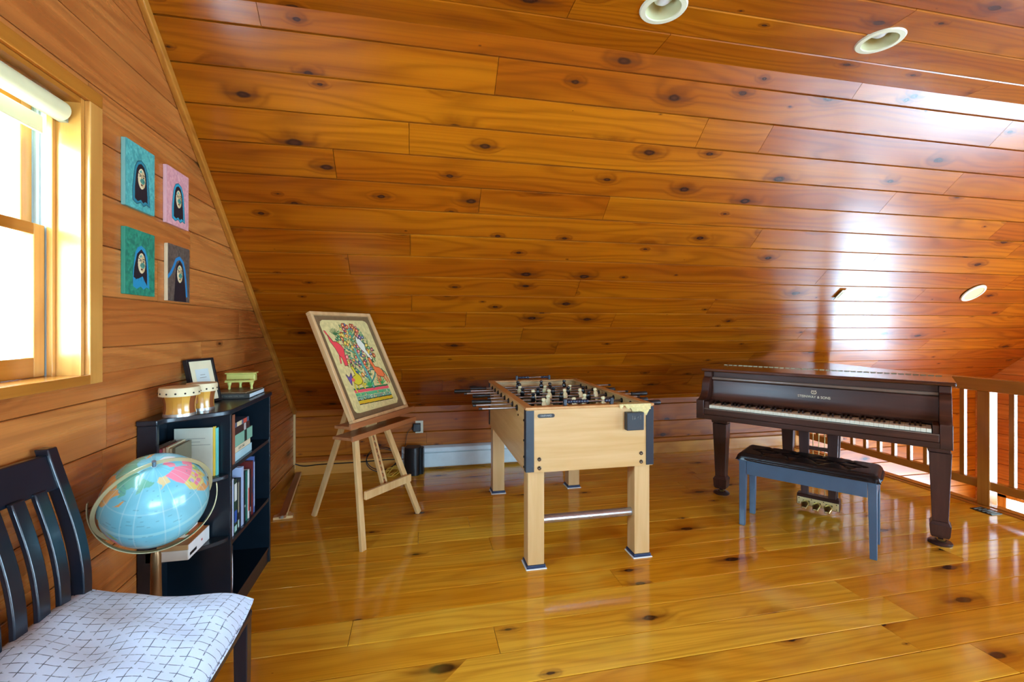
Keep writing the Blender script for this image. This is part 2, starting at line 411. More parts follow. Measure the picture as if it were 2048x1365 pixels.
# gable walls -------------------------------------------------------
def slope_y(z):                       # inner roof line on the +y side
    return YC if z >= ZC else YK - (z - ZK) / SL if z > ZK else YK
def gable(parent, x, nx, mat, zlow, openings, pitch, z_off, thick=0.02, seed=0, g=0.003, joints=None, first=None):
    """horizontal boards on the plane x; nx is the direction of the room"""
    z = z_off
    while z > zlow: z -= pitch
    z = max(z, zlow)
    r = 0
    while z < ZC - 0.001:
        z1 = min(ZC, z_off + pitch * (math.floor((z - z_off) / pitch + 1e-6) + 1))
        # split row vertically where an opening edge crosses it
        br = sorted({z, z1} | {e for o in openings for e in (o[2], o[3]) if z + .004 < e < z1 - .004} | ({ZK} if z + .004 < ZK < z1 - .004 else set()))
        for a, b in zip(br, br[1:]):
            ya, yb = slope_y(a), slope_y(b)
            spans = [(-ya, ya)]
            for o in openings:
                if o[2] < b - .003 and o[3] > a + .003:
                    ns = []
                    for s0, s1 in spans:
                        if o[1] <= s0 or o[0] >= s1: ns.append((s0, s1)); continue
                        if o[0] > s0: ns.append((s0, o[0]))
                        if o[1] < s1: ns.append((o[1], s1))
                    spans = ns
            for s0, s1 in spans:
                rg = random.Random(seed + r * 7)
                xs = [q for q in cuts(-YK, YK, rg, 1.2, 2.6)[1:-1] if s0 + .15 < q < s1 - .15]
                xs = [s0] + xs + [s1]
                for p, q in zip(xs, xs[1:]):
                    # length axis along +y*sgn so that the outward normal faces the room
                    e0 = -yb if p == -ya else p; e1 = yb if q == ya else q
                    if nx > 0: plank(parent, mat, (x - thick, 0, a), (0, 1, 0), (0, 0, 1), (1, 0, 0), b - a, thick, p + JG, q - JG, g if a == z else 0, .0025, e0 + JG, e1 - JG)
                    else: plank(parent, mat, (x + thick, 0, a), (0, -1, 0), (0, 0, 1), (-1, 0, 0), b - a, thick, -q + JG, -p - JG, g if a == z else 0, .0025, -e1 + JG, -e0 - JG)
        z = z1; r += 1
def backing(parent, x0, x1, zlow, openings, mat):
    b = MB()
    ys = sorted({-YK - .1, YK + .1} | {o[0] for o in openings} | {o[1] for o in openings})
    for a, c in zip(ys, ys[1:]):
        m = (a + c) / 2; z = zlow
        for o in sorted([o for o in openings if o[0] < m < o[1]], key=lambda o: o[2]):
            if o[2] > z: b.box(x0, x1, a, c, z, o[2])
            z = o[3]
        b.box(x0, x1, a, c, z, ZC + .08)
    return b.build('backing', mat, parent)
wall_left = struct('wall_left')
CAS = 0.062                            # casing width
WLo = [(a, b, c - 0.0, d) for a, b, c, d in WL]
gable(wall_left, XL, 1, P_WALL, 0.0, WLo, 0.178, 1.07, seed=900)
backing(wall_left, XL - 0.17, XL - 0.021, -0.05, WLo, plain('sheathing', (150, 96, 48), 0.7))
wall_right = struct('wall_right')
gable(wall_right, XR, -1, P_WALL, ZB, WR, 0.178, 0.05, seed=400, g=0.004)
backing(wall_right, XR + 0.021, XR + 0.14, ZB, WR, plain('sheathing', (150, 96, 48), 0.7))
# hall below the loft
lower = struct('floor', o=box('floor', P_FLOOR, None, XE - 1.2, XR, -YK, YK, ZB - 0.05, ZB))
lw = struct('wall_below', o=box('wall_below', P_WALL, None, XE - 0.20, XE - 0.1, -YK, YK, ZB, -0.031))
# edge board of the loft floor
nose = struct('trim_3', o=MB().box(XE - 0.09, XE + 0.03, -YK, YK - 0.017, -0.028, 0.006).build('trim_3', P_RAILY, bevel=0.005))
fas = struct('trim_4', o=MB().box(XE - 0.1, XE - 0.03, -YK, YK, -0.3, -0.029).build('trim_4', P_RAILY))

# trim moulding where the left gable meets the slope
tm = MB()
pth = [(YK, ZK), (YC, ZC), (-YC, ZC), (-YK, ZK)]
for (ya, za), (yb, zb) in zip(pth, pth[1:]):
    d = V((0, yb - ya, zb - za)); n = V((0, -d.z, d.y)).normalized()
    if n.z > 0: n = -n
    tm.beam(V((XL + 0.014, ya, za)) + n * 0.02, V((XL + 0.014, yb, zb)) + n * 0.02, 0.040, 0.028, up=(1, 0, 0))
struct('trim_1', o=tm.build('trim_1', P_RAILY, bevel=0.006, seg=3))
struct('trim_2', o=MB().box(XL, XL + 0.018, YK - 0.017, YK, 0.06, ZK - 0.012).build('trim_2', plain('pale_strip', (226, 190, 128), 0.4), bevel=0.003))
struct('baseboard_left', o=MB().box(XL, XL + 0.014, 2.96, YK - 0.017, 0, 0.1).build('baseboard_left', P_RAILY, bevel=0.004))

# ------------------------------------------------------------------ left windows (double hung, wooden)
def dh_window(name, op):
    y0, y1, z0, z1 = op
    w = struct(name, 'double-hung pine window')
    T = P_TRIMZ
    # casing on the wall
    c = MB(); c.box(XL, XL + .018, y1, y1 + CAS, z0 - .028, z1 + .0); c.build('casing', T, w, bevel=.003)
    c = MB(); c.box(XL, XL + .018, y0 - CAS, y0, z0 - .028, z1 + .0); c.build('casing', T, w, bevel=.003)
    box('casing', P_RAILY, w, XL, XL + .018, y0 - CAS, y1 + CAS, z1, z1 + .045, .003)
    box('sill', P_RAILY, w, XL - .16, XL + .02, y0, y1, z0 - .028, z0 + .004, .003)
    # jambs and stops
    for ya, yb, s in ((y1 - .016, y1, -1), (y0, y0 + .016, 1)):
        box('jamb', T, w, XL - .16, XL + .001, ya, yb, z0, z1)
        yi = ya if s < 0 else yb
        box('stop', T, w, XL - .085, XL - .068, min(yi, yi + s * .014), max(yi, yi + s * .014), z0, z1, .002)
        ch = MB()
        for k in range(3): ch.box(XL - .150 + k * .018, XL - .142 + k * .018, min(yi, yi + s * .012), max(yi, yi + s * .012), z0, z1)
        ch.box(XL - .155, XL - .086, min(yi, yi + s * .006), max(yi, yi + s * .006), z0, z1)
        ch.build('balance_channel', plain('window_channel', (188, 200, 196), .45), w)
    box('jamb', P_RAILY, w, XL - .16, XL + .001, y0 + .016, y1 - .016, z1 - .016, z1)
    zm = (z0 + z1) / 2 + 0.01
    def sash(xa, xb, za, zb, bot, top):
        ya, yb = y0 + .03, y1 - .03; st = .042
        m = MB().box(xa, xb, ya + st, yb - st, za, za + bot).box(xa, xb, ya + st, yb - st, zb - top, zb)
        s = m.build('sash', P_RAILY, w, bevel=.003)
        for a, b in ((ya, ya + st), (yb - st, yb)): box('stile', T, s, xa, xb, a, b, za, zb, .003)
        box('pane', GLASS, s, (xa + xb) / 2 - .003, (xa + xb) / 2 + .003, ya + st, yb - st, za + bot, zb - top)
    sash(XL - .118, XL - .088, z0 + .0045, zm + .02, .062, .036)
    sash(XL - .152, XL - .122, zm - .016, z1 - .02, .036, .05)
for i, op in enumerate(WL): dh_window('window_%d' % (i + 1), op)
# big windows in the far gable
for i, (y0, y1, z0, z1) in enumerate(WR):
    w = struct('window_%d' % (3 + i))
    f = MB()
    n = max(1, round((y1 - y0) / 0.95))
    f.box(XR - .012, XR + .08, y0 - .07, y1 + .07, z1 - .03, z1 + .05); f.box(XR - .012, XR + .08, y0 - .07, y1 + .07, z0 - .05, z0 + .03)
    for k in range(n + 1):
        yy = y0 + (y1 - y0) * k / n; h = .035 if 0 < k < n else .05
        f.box(XR - .012, XR + .08, yy - h, yy + h, z0, z1)
    f.build('window_frame', P_TRIM, w)
    for k in range(n):
        a = y0 + (y1 - y0) * k / n; b = y0 + (y1 - y0) * (k + 1) / n
        box('pane', GLASS, w, XR + .035, XR + .04, a + .035, b - .035, z0 + .03, z1 - .03)
# ------------------------------------------------------------------ railing along the loft edge
rail = thing('railing', 'amber pine balustrade with square balusters along the open loft edge', 'railing', (4.14, 0, 0))
box('top_rail', P_RAILY, rail, -.050, .050, -4.3, YK, .848, .942, .006)
box('bottom_rail', P_RAILY, rail, -.024, .024, -4.3, YK, .122, .184, .004)
bal = MB().box(-.016, .016, -.0155, .0155, .184, .848).mesh('baluster', P_RAILZ)
def put_bal(y): link('baluster', bal, rail, bevel=.002, seg=1, M=Matrix.Translation((0, y, 0)))
y = 2.745
while y < YK - .1: put_bal(y); y += .1305
y = 2.443
while y > 0.2: put_bal(y); y -= .1305
newel = MB().box(-.040, .040, -.0385, .0385, 0.006, .848).mesh('newel_post', P_RAILZ)
for y in (2.594, YK - .04, 0.12, -2.2): link('newel_post', newel, rail, bevel=.004, M=Matrix.Translation((0, y, 0)))
box('bottom_shoe', P_RAILY, rail, -.035, .035, -4.3, YK - .08, .0061, .012, .002)

# ------------------------------------------------------------------ recessed lights
ALM = plain('almond_enamel', (226, 218, 186), .4)
BULB = plain('frosted_bulb', (236, 236, 236), .3)
def drill(parent, M, r, depth=.2):
    """cut a round hole for a recessed fitting into the boards it passes through"""
    cm = MB().lathe([(r, -.05), (r, depth)], 32).mesh('cut', None); cut = bpy.data.objects.new('cut', cm); COL.objects.link(cut); cut.matrix_basis = M
    bpy.context.view_layer.update()
    c = M.translation
    hit = []
    for o in parent.children:
        inv = o.matrix_world.inverted(); q = inv @ c; bb = o.bound_box
        if all(min(b[i] for b in bb) - r < q[i] < max(b[i] for b in bb) + r for i in (0, 1)) : hit.append(o)
    for o in hit:
        m = o.modifiers.new('hole', 'BOOLEAN'); m.operation = 'DIFFERENCE'; m.object = cut; m.solver = 'EXACT'
        dg = bpy.context.evaluated_depsgraph_get(); me = bpy.data.meshes.new_from_object(o.evaluated_get(dg)); o.modifiers.remove(m); o.data = me
    bpy.data.objects.remove(cut, do_unlink=True)
def downlight(label, M, tilt=False):
    t = thing('recessed_light', label, 'ceiling light', group=None, M=M)
    # local -z points into the room
    MB().lathe([(.070, 0.0), (.072, -.007), (.092, -.006), (.097, .0), (.097, .003), (.070, .003), (.070, 0.0)], 40, cap=False).build('trim_ring', ALM, t, smooth=40)
    MB().lathe([(.070, -.002), (.066, .05), (.045, .09), (0.0, .095)], 32, cap=False).build('reflector', plain('reflector', (206, 196, 150), .35), t, smooth=40)
    MB().lathe([(0, .02), (.02, .0225), (.036, .035), (.040, .052), (.030, .075), (.02, .09)], 24).build('bulb', BULB, t, smooth=60)
for x_, y_ in ((1.005, 1.73), (2.10, 1.722)): drill(ceil_f, Matrix.Translation((x_, y_, ZC)), .072)
downlight('round recessed light with almond rim at the top edge of the photo', Matrix.Translation((1.005, 1.73, ZC)))
downlight('round recessed light in the flat ceiling, right of the other', Matrix.Translation((2.10, 1.722, ZC)))
Ms = frame_M((4.907, 3.174 , 1.626), (1, 0, 0), (0, -cth, sth), (0, sth, cth))
pz_ = V((0, -sth, -cth))
Ms = Matrix.Translation(pz_ * 0.0) @ Ms
t3 = thing('recessed_light', 'almond round ceiling light on the slope above the railing', 'ceiling light', M=Ms)
MB().lathe([(.076, -.002), (.078, -.008), (.096, -.006), (.100, .0), (.100, .003), (.076, .003), (.076, -.002)], 40, cap=False).build('trim_ring', ALM, t3, smooth=40)
MB().lathe([(.077, -.003), (.04, -.005), (0, -.005)], 32).build('diffuser', plain('diffuser', (204, 188, 132), .5), t3, smooth=40)
Mv = frame_M((3.512, 3.21, 1.594), (1, 0, 0), (0, -cth, sth), (0, sth, cth))
vt = thing('wall_plate', 'small almond plate mounted on the slope above the piano', 'wall plate', M=Mv)
box('plate', ALM, vt, -.033, .033, -.055, .055, -.006, .002, .003)
box('louver', plain('louver', (206, 196, 156), .5), vt, -.017, .017, -.035, .035, -.009, -.004, .001)

# ------------------------------------------------------------------ roller shade in the left window
y0, y1, z0, z1 = WL[0]
rs = thing('roller_shade', 'cream roller shade rolled up at the top of the window', 'roller shade', (XL - .045, 0, z1 - .055))
SH = plain('shade_fabric', (226, 220, 172), .55)
MB().tube([(0, y0 + .03, 0), (0, y1 - .035, 0)], .032, 28).build('roll', SH, rs, smooth=40)
box('hem_bar', SH, rs, -.040, -.030, y0 + .03, y1 - .055, -.085, -.03, .004)
br = MB().box(-.012, .012, y1 - .033, y1 - .017, -.03, .028).box(-.03, .012, y1 - .045, y1 - .017, .022, .026)
br.build('bracket', plain('bracket_metal', (170, 196, 190), .3, .7), rs)
rs2 = MB().tube([(0, y1 - .036, 0), (0, y1 - .018, 0)], .008, 10).build('pin', plain('bracket_metal', (170, 196, 190), .3, .7), rs)
# floor register by the newel post
fr_ = thing('floor_register', 'dark metal floor vent by the newel post', 'floor vent', (3.995, 2.51, 0), R_(0))
box('frame', plain('register_metal', (66, 62, 50), .35, .6), fr_, -.05, .05, -.065, .065, 0, .006, .002)
for k in range(5): box('slat', plain('register_metal', (66, 62, 50), .35, .6), fr_, -.04, .04, -.055 + k * .025, -.045 + k * .025, .006, .009)
# ------------------------------------------------------------------ grand piano
def wood_dark(name, lo, mid, hi, axis=0, rough=.38, coat=.15):
    t = NT(name); co = t.obj()
    k = [(2.2, 30, 30), (30, 2.2, 30), (30, 30, 2.2)][axis]; k2 = [(.8, 6, 6), (6, .8, 6), (6, 6, .8)][axis]
    fine = t.noise(t.mul(co, k), 1.0, 4, .6, .4); br = t.noise(t.mul(co, k2), 1.0, 3, .55, .8)
    c = t.mix(t.ramp(br, .3, .7), s2l(lo), s2l(mid)); c = t.mix(t.math('MULTIPLY', t.ramp(fine, .45, .8), .5), c, s2l(hi))
    t.l(c, t.b.inputs['Base Color']); t.b.inputs['Roughness'].default_value = rough
    t.b.inputs['Coat Weight'].default_value = coat; t.b.inputs['Coat Roughness'].default_value = .2
    MATS[name] = t.m; return t.m
MAHX = wood_dark('mahogany', (44, 22, 16), (72, 40, 28), (98, 58, 42), 0)
MAHZ = wood_dark('mahogany_upright', (46, 25, 22), (70, 42, 35), (94, 60, 50), 2)
MAHL = wood_dark('mahogany_lid', (58, 26, 14), (92, 46, 24), (120, 66, 36), 0, .18, .6)
BRASS = plain('brass', (214, 190, 120), .28, 1.0, var=.12)
IVORY = plain('ivory', (238, 236, 212), .3, var=.03)
EBONY = plain('ebony', (14, 13, 14), .22, coat=.4)
DARKM = plain('dark_metal', (52, 46, 44), .3, .8)
pno = thing('grand_piano', 'dark brown grand piano with closed lid by the railing', 'piano', (2.756, 2.709, 0), R_(-53.4))
PX = -.022
def contour(off=0.0, yf=-.05):
    pts = [(PX - .703 - off, yf), (PX - .703 - off, .80)]
    for k in range(1, 9):                         # rounded tail corner on the bass side
        a = math.pi - k / 8 * math.pi / 2 * 1.12
        pts.append((PX - .703 + .36 + (.36 + off) * math.cos(a), .80 + (.42 + off) * math.sin(a)))
    P0 = V((PX - .18, 1.185 + off, 0)); 
    for k in range(1, 13):                        # bent side
        s = k / 12; x = PX - .18 + s * (.883 + off); sm = s * s * (3 - 2 * s)
        pts.append((x, 1.19 + off - .76 * (sm * .75 + s * .25) ** 1.0))
    pts += [(PX + .703 + off, .30), (PX + .703 + off, yf)]
    return pts
MB().prism(contour(0, -.06)[::-1], .66, .972).build('case', MAHX, pno, smooth=30, bevel=.004)
lid = MB().prism(contour(.022, .30)[::-1], .974, .998).build('lid', MAHL, pno, smooth=30, bevel=.006, label='closed glossy lid')
fl = MB().box(PX - .725, PX + .725, -.135, .296, .974, .998).build('lid_flap', MAHL, pno, bevel=.008, seg=3)
hg = MB()
for k in range(36): hg.box(PX - .68 + k * .0378, PX - .68 + k * .0378 + .030, .288, .308, .9985, 1.002)
hg.build('hinge', plain('hinge_brass', (150, 140, 104), .4, .8), pno)
# arms
arm = [(-.302, .632), (-.302, .772), (-.262, .776), (-.232, .788), (-.205, .812), (-.188, .845), (-.180, .880), (-.166, .912), (-.142, .930), (-.128, .934), (-.128, .972), (-.05, .972), (-.05, .632)]
for sx in (-1, 1):
    x0, x1 = (PX - .703, PX - .648) if sx < 0 else (PX + .648, PX + .703)
    M = Matrix(((0, 0, 1, 0), (1, 0, 0, 0), (0, 1, 0, 0), (0, 0, 0, 1)))
    MB().prism(arm, x0, x1, M).build('arm', MAHX, pno, smooth=40, bevel=.003)
    xa, xb = (PX - .647, PX - .618) if sx < 0 else (PX + .618, PX + .647)
    box('key_block', MAHX, pno, xa, xb, -.285, -.13, .70, .762, .003)
box('keybed', MAHX, pno, PX - .702, PX + .702, -.300, .30, .632, .667, .004)
box('keyslip', MAHX, pno, PX - .647, PX + .647, -.300, -.285, .668, .708, .003)
sl = box('keyslip_moulding', plain('moulding_highlight', (120, 104, 92), .18, coat=.8), pno, PX - .647, PX + .647, -.304, -.287, .7085, .7145, .0025)  # pale colour paints in the highlight along the keyslip
# fallboard with a rolled foot
prof = [(-.135, .752), (-.142, .765), (-.128, .785), (-.116, .82), (-.1095, .905), (-.10, .912), (-.07, .912), (-.07, .745), (-.135, .745)]
fb = MB().prism(prof, PX - .646, PX + .646, Matrix(((0, 0, 1, 0), (1, 0, 0, 0), (0, 1, 0, 0), (0, 0, 0, 1)))).build('fallboard', MAHX, pno, smooth=35)
box('front_rail', MAHX, pno, PX - .647, PX + .647, -.088, -.06, .930, .972, .002)
MB().tube([(PX - .646, -.106, .922), (PX + .646, -.106, .922)], .0115, 12).build('fallboard_moulding', plain('moulding_highlight', (120, 104, 92), .18), pno, smooth=40)  # same pale colour, painted highlight on the fallboard's top edge
# lettering and lyre emblem
def text(body, size, mat, parent, M, ext=.0006, name='lettering', align='CENTER', sx=1.0):
    c = bpy.data.curves.new(name, 'FONT'); c.body = body; c.size = size; c.extrude = ext; c.align_x = align; c.align_y = 'CENTER'
    tmp = bpy.data.objects.new(name, c); COL.objects.link(tmp)
    dg = bpy.context.evaluated_depsgraph_get(); me = bpy.data.meshes.new_from_object(tmp.evaluated_get(dg))
    bpy.data.objects.remove(tmp, do_unlink=True)
    me.transform(Matrix.Diagonal((sx, 1, 1, 1))); me.materials.clear(); me.materials.append(mat)
    return link(name, me, parent, M=M)
GOLD = plain('gold_inlay', (236, 224, 188), .4)
Mt = frame_M((.0, -.1150, .842), (1, 0, 0), (0, .076, .9971), (0, -.9971, .076))
text('STEINWAY & SONS', .024, GOLD, fb, Mt, sx=.92)
em = MB(Mt @ Matrix.Translation((0, .033, 0)))
for sx in (-1, 1):
    em.tube([(sx * x, y, .0005) for x, y in ((.003, -.012), (.012, -.009), (.015, -.001), (.010, .006), (.012, .013))], .0022, 6)
    em.tube([(sx * .0035, -.008, .0005), (sx * .0035, .012, .0005)], .0009, 5)
em.tube([(-.009, .008, .0005), (.009, .008, .0005)], .0014, 6); em.tube([(-.010, -.012, .0005), (.010, -.012, .0005)], .002, 6)
em.build('lyre_emblem', GOLD, fb)
# keys
kw = 1.2285 / 52
wk = MB().box(.0004, kw - .0004, -.2835, -.13, .716, .738).mesh('white_key', IVORY)
bk = MB().add([(-.0055, -.229, .739), (.0055, -.229, .739), (.0055, -.13, .739), (-.0055, -.13, .739), (-.0045, -.222, .757), (.0045, -.222, .757), (.0045, -.13, .757), (-.0045, -.13, .757)],
              [(3, 2, 1, 0), (4, 5, 6, 7), (0, 1, 5, 4), (1, 2, 6, 5), (2, 3, 7, 6), (3, 0, 4, 7)]).mesh('black_key', EBONY)
kb = thing_k = None
for i in range(52):
    link('white_key', wk, pno, bevel=.0012, seg=1, M=Matrix.Translation((PX - .61425 + i * kw, 0, 0)))
    n = (i + 5) % 7                               # A = 5
    if n in (0, 1, 3, 4, 5) and i < 51: link('black_key', bk, pno, M=Matrix.Translation((PX - .61425 + (i + 1) * kw, 0, 0)))
box('keyframe', EBONY, pno, PX - .617, PX + .617, -.28, -.1, .700, .711)
# legs
def piano_leg(x, y):
    M0 = Matrix.Translation((x, y, 0))
    m = MB(M0)
    def fr(z0, a0, z1, a1):
        m.add([(sx * a0, sy * a0, z0) for sx, sy in ((-1, -1), (1, -1), (1, 1), (-1, 1))] + [(sx * a1, sy * a1, z1) for sx, sy in ((-1, -1), (1, -1), (1, 1), (-1, 1))],
              [(3, 2, 1, 0), (4, 5, 6, 7), (0, 1, 5, 4), (1, 2, 6, 5), (2, 3, 7, 6), (3, 0, 4, 7)])
    fr(.142, .037, .56, .052)
    lg = m.build('leg', MAHZ, pno, bevel=.003)
    m = MB(M0)
    fr(.125, .047, .142, .038); fr(.060, .045, .125, .050); fr(.045, .038, .060, .045)
    m.build('spade_foot', MAHZ, lg, bevel=.002)
    cb = MB(M0 @ frame_M((0, 0, 0), (1, 0, 0), (0, 0, 1), (0, -1, 0)))
    k = .45 if x > .5 else .95; cb.prism([(-.056, .565), (.056 if k > .5 else .045, .565), (.062 * (1 if k > .5 else .74), .595), (.085 * k * 1.05, .618), (.10 * k, .632), (-.10, .632), (-.085, .618), (-.062, .595)], -.055, .055)
    cb.build('corbel', MAHZ, lg, smooth=40, bevel=.002)
    MB(M0).lathe([(.058, 0), (.060, .008), (.052, .017), (.030, .020), (.022, .012), (0, .012)], 28).build('caster_cup', plain('caster_cup', (62, 40, 34), .3), lg, smooth=50)
    c = MB(M0 @ Matrix.Translation((0.004, 0, .034)) @ Matrix.Rotation(R_(90), 4, 'X'))
    c.lathe([(.008, -.011), (.020, -.011), (.022, -.006), (.022, .006), (.020, .011), (.008, .011)], 20)
    c.build('caster', BRASS, lg, smooth=40)
    f = MB(M0); f.box(-.010, .014, -.017, -.012, .030, .056); f.box(-.010, .014, .012, .017, .030, .056); f.lathe([(.024, .048), (.026, .058), (.0, .060)], 16)
    f.build('caster_fork', DARKM, lg)
for x, y in ((-.635, 0), (.635, 0), (PX - .32, .93)): piano_leg(x, y)
# pedal lyre
ly = MB(); ly.box(-.155, .155, .03, .15, .606, .631); ly.box(-.13, .13, .04, .14, .592, .606); lyr = ly.build('pedal_lyre', MAHX, pno, bevel=.006, seg=3)
for sx in (-1, 1):
    MB().beam((sx * .082, .085, .10), (sx * .088, .085, .60), .044, .034, up=(0, 1, 0), w2=.066, t2=.04).build('lyre_post', MAHZ, lyr, bevel=.003)
MB().box(-.06, .06, .075, .095, .435, .46).build('lyre_crossbar', MAHX, lyr, bevel=.002)
pb = MB(frame_M((0, 0, 0), (0, 1, 0), (0, 0, 1), (1, 0, 0)))
pb.prism([(.045, .036), (.045, .092), (.06, .112), (.12, .112), (.135, .09), (.135, .036)], -.128, .128)
pb.build('pedal_box', MAHX, lyr, bevel=.003)
box('brass_plate', plain('pedal_plate', (222, 206, 148), .35, .5), lyr, -.124, .124, .042, .0447, .04, .092, .001)
for x, z in ((-.112, .083), (-.112, .05), (-.036, .085), (.036, .085), (.112, .083), (.112, .05)): MB().tube([(x, .0425, z), (x, .0405, z)], .0035, 10).build('screw', DARKM, lyr)
for k in (-1, 0, 1): box('pedal_slot', EBONY, lyr, k * .068 - .02, k * .068 + .02, .040, .0425, .052, .074)
for k in (-1, 0, 1):
    pd = MB(); pd.grid(lambda u, v, k=k: (k * .068 + (u - .5) * 2 * (.013 + .009 * math.sin(math.pi * min(1, v * 1.15)) * (1 if v > .3 else v / .3)), .04 - v * .095, .064 - .022 * v * v + .006 * math.cos((u - .5) * math.pi)), 6, 10)
    o = pd.build('pedal', BRASS, lyr, smooth=60); sm = o.modifiers.new('thick', 'SOLIDIFY'); sm.thickness = .007
for x in (-.035, 0.0, .035): MB().tube([(x, .10, .10), (x, .10, .60)], .0028, 6).build('trap_rod', BRASS, lyr, smooth=60)
for sx in (-1, 1): MB().beam((sx * .1, .13, .10), (sx * .10, .33, .63), .02, .03).build('lyre_brace', MAHZ, lyr, bevel=.002)

# ------------------------------------------------------------------ piano bench
BEN = plain('bench_sheen_blue', (64, 94, 118), .32, spec=.6, coat=.35)  # black paint coloured slate blue to hold the window sheen
LEA = plain('black_leather', (13, 15, 18), .26, spec=.4)
bn = thing('piano_bench', 'black piano bench, window sheen in slate blue, with tufted black leather seat', 'bench', (2.756, 2.709, 0), R_(-53.4))
x0, x1, y0, y1 = -.362, .362, -.53, -.245
for x in (x0, x1):
    for y in (y0, y1):
        sx = 1 if x == x0 else -1; sy = 1 if y == y0 else -1
        a = .044; b = .034
        vs = [(x, y, .43), (x + sx * a, y, .43), (x + sx * a, y + sy * a, .43), (x, y + sy * a, .43), (x, y, 0), (x + sx * b, y, 0), (x + sx * b, y + sy * b, 0), (x, y + sy * b, 0)]
        fs = [(0, 1, 2, 3), (7, 6, 5, 4), (1, 0, 4, 5), (2, 1, 5, 6), (3, 2, 6, 7), (0, 3, 7, 4)]
        if sx * sy < 0: fs = [f[::-1] for f in fs]
        MB().add(vs, fs).build('leg', BEN, bn, bevel=.003)
box('apron', BEN, bn, x0 + .045, x1 - .045, y0 + .003, y0 + .02, .345, .43, .002)
box('apron', BEN, bn, x0 + .045, x1 - .045, y1 - .02, y1 - .003, .345, .43, .002)
box('apron', BEN, bn, x0 + .003, x0 + .02, y0 + .045, y1 - .045, .345, .43, .002)
box('apron', BEN, bn, x1 - .02, x1 - .003, y0 + .045, y1 - .045, .345, .43, .002)
box('seat_board', BEN, bn, x0 - .008, x1 + .008, y0 - .008, y1 + .008, .4305, .441, .003)
def seat_fn(nx, ny):
    hx, hy = .380, .166; cx_, cy_ = 0, (y0 + y1) / 2
    bt = [(-.225 + k * .15, s) for k in range(4) for s in (-.055, .055)] + []
    def fn(u, v):
        a = (u - .5) * 2; b = (v - .5) * 2
        ex_ = max(0, (abs(a) - .9) / .1); ey_ = max(0, (abs(b) - .80) / .2); e = min(1, math.hypot(ex_, ey_))
        z = .484 - .043 * (1 - math.sqrt(max(0, 1 - e * e)))
        X, Y = a * hx, b * hy
        if e < .9:
            for px_, py_ in bt:
                d = math.hypot(X - px_, Y - py_); z -= .020 * math.exp(-(d / .018) ** 2) 
                # creases between buttons
            for px_, py_ in bt:
                for qx, qy in ((px_ + .075, 0), (px_ - .075, 0), (px_, math.copysign(hy, py_))):
                    vx, vy = qx - px_, qy - py_; L2 = vx * vx + vy * vy
                    tt = max(0, min(1, ((X - px_) * vx + (Y - py_) * vy) / L2)); d = math.hypot(X - px_ - tt * vx, Y - py_ - tt * vy)
                    z -= .006 * math.exp(-(d / .008) ** 2) * (1 - e)
        return (cx_ + X, cy_ + Y, z)
    m = MB().grid(fn, nx, ny)
    return m
sm_ = seat_fn(110, 60)
b_ = MB(); hx, hy, cy_ = .380, .166, (y0 + y1) / 2
sm_.box(-.378, .378, cy_ - .164, cy_ + .164, .4415, .4450)
seat = sm_.build('seat_cushion', LEA, bn, smooth=60)
pb_ = MB(); path = []
for a in range(0, 360, 6):
    c, s = math.cos(R_(a)), math.sin(R_(a)); path.append((math.copysign(abs(c) ** .25, c) * .378, cy_ + math.copysign(abs(s) ** .3, s) * .164, .449))
pb_.tube(path, .009, 8, closed=True); pb_.build('piping', LEA, seat, smooth=60)
for k in range(4):
    for s in (-.055, .055): MB().lathe([(.008, .462), (.007, .467), (0, .469)], 12, Matrix.Translation((-.225 + k * .15, cy_ + s, 0))).build('button', LEA, seat, smooth=60)
# ------------------------------------------------------------------ foosball table
def laminate(name, a, b, axis=0, rough=.35):
    t = NT(name); co = t.obj(); k = [(2.0, 26, 26), (26, 2.0, 26), (26, 26, 2.0)][axis]
    n = t.noise(t.mul(co, k), 1.0, 3, .55, .3); t.l(t.mix(t.ramp(n, .3, .75), s2l(a), s2l(b)), t.b.inputs['Base Color'])
    t.b.inputs['Roughness'].default_value = rough; MATS[name] = t.m; return t.m
BEEX = laminate('beech_laminate', (208, 162, 98), (220, 178, 120), 0)
BEEY = laminate('beech_laminate_side', (206, 158, 94), (218, 176, 116), 1)
BEEZ = laminate('beech_laminate_leg', (208, 164, 104), (220, 180, 124), 2)
NAVY = plain('navy_plastic', (22, 32, 44), .35, spec=.5)
BLK = plain('black_plastic', (14, 14, 16), .35)
STEEL = plain('rod_steel', (150, 138, 130), .3, .85)
CHROME = plain('chrome_tube', (190, 196, 206), .25, .9)
ft = thing('foosball_table', 'beech foosball table with black handles and four square legs', 'game table', (.955, 3.04, 0))
hx, hy = .372, .64
box('end_panel', BEEX, ft, -hx, hx, -hy, -hy + .022, .53, .872, .002)
box('end_panel', BEEX, ft, -hx, hx, hy - .022, hy, .53, .872, .002)
for sx in (-1, 1):
    xa, xb = sorted((sx * hx, sx * (hx - .022)))
    box('side_panel', BEEY, ft, xa, xb, -hy + .0225, hy - .0225, .53, .872, .001)
rim = MB()
rim.box(-hx - .006, hx + .006, -hy - .006, -hy + .045, .8725, .886); rim.box(-hx - .006, hx + .006, hy - .045, hy + .006, .8725, .886)
rim.box(-hx - .006, -hx + .04, -hy + .045, hy - .045, .8725, .886); rim.box(hx - .04, hx + .006, -hy + .045, hy - .045, .8725, .886)
rim.build('top_rim', laminate('rim_laminate', (196, 138, 78), (212, 158, 98), 1, .28), ft, bevel=.003)
box('cabinet_floor', BEEX, ft, -hx + .0225, hx - .0225, -hy + .0225, hy - .0225, .532, .54)
box('playfield', plain('playfield', (44, 78, 58), .4), ft, -hx + .0225, hx - .0225, -hy + .0225, hy - .0225, .745, .752)
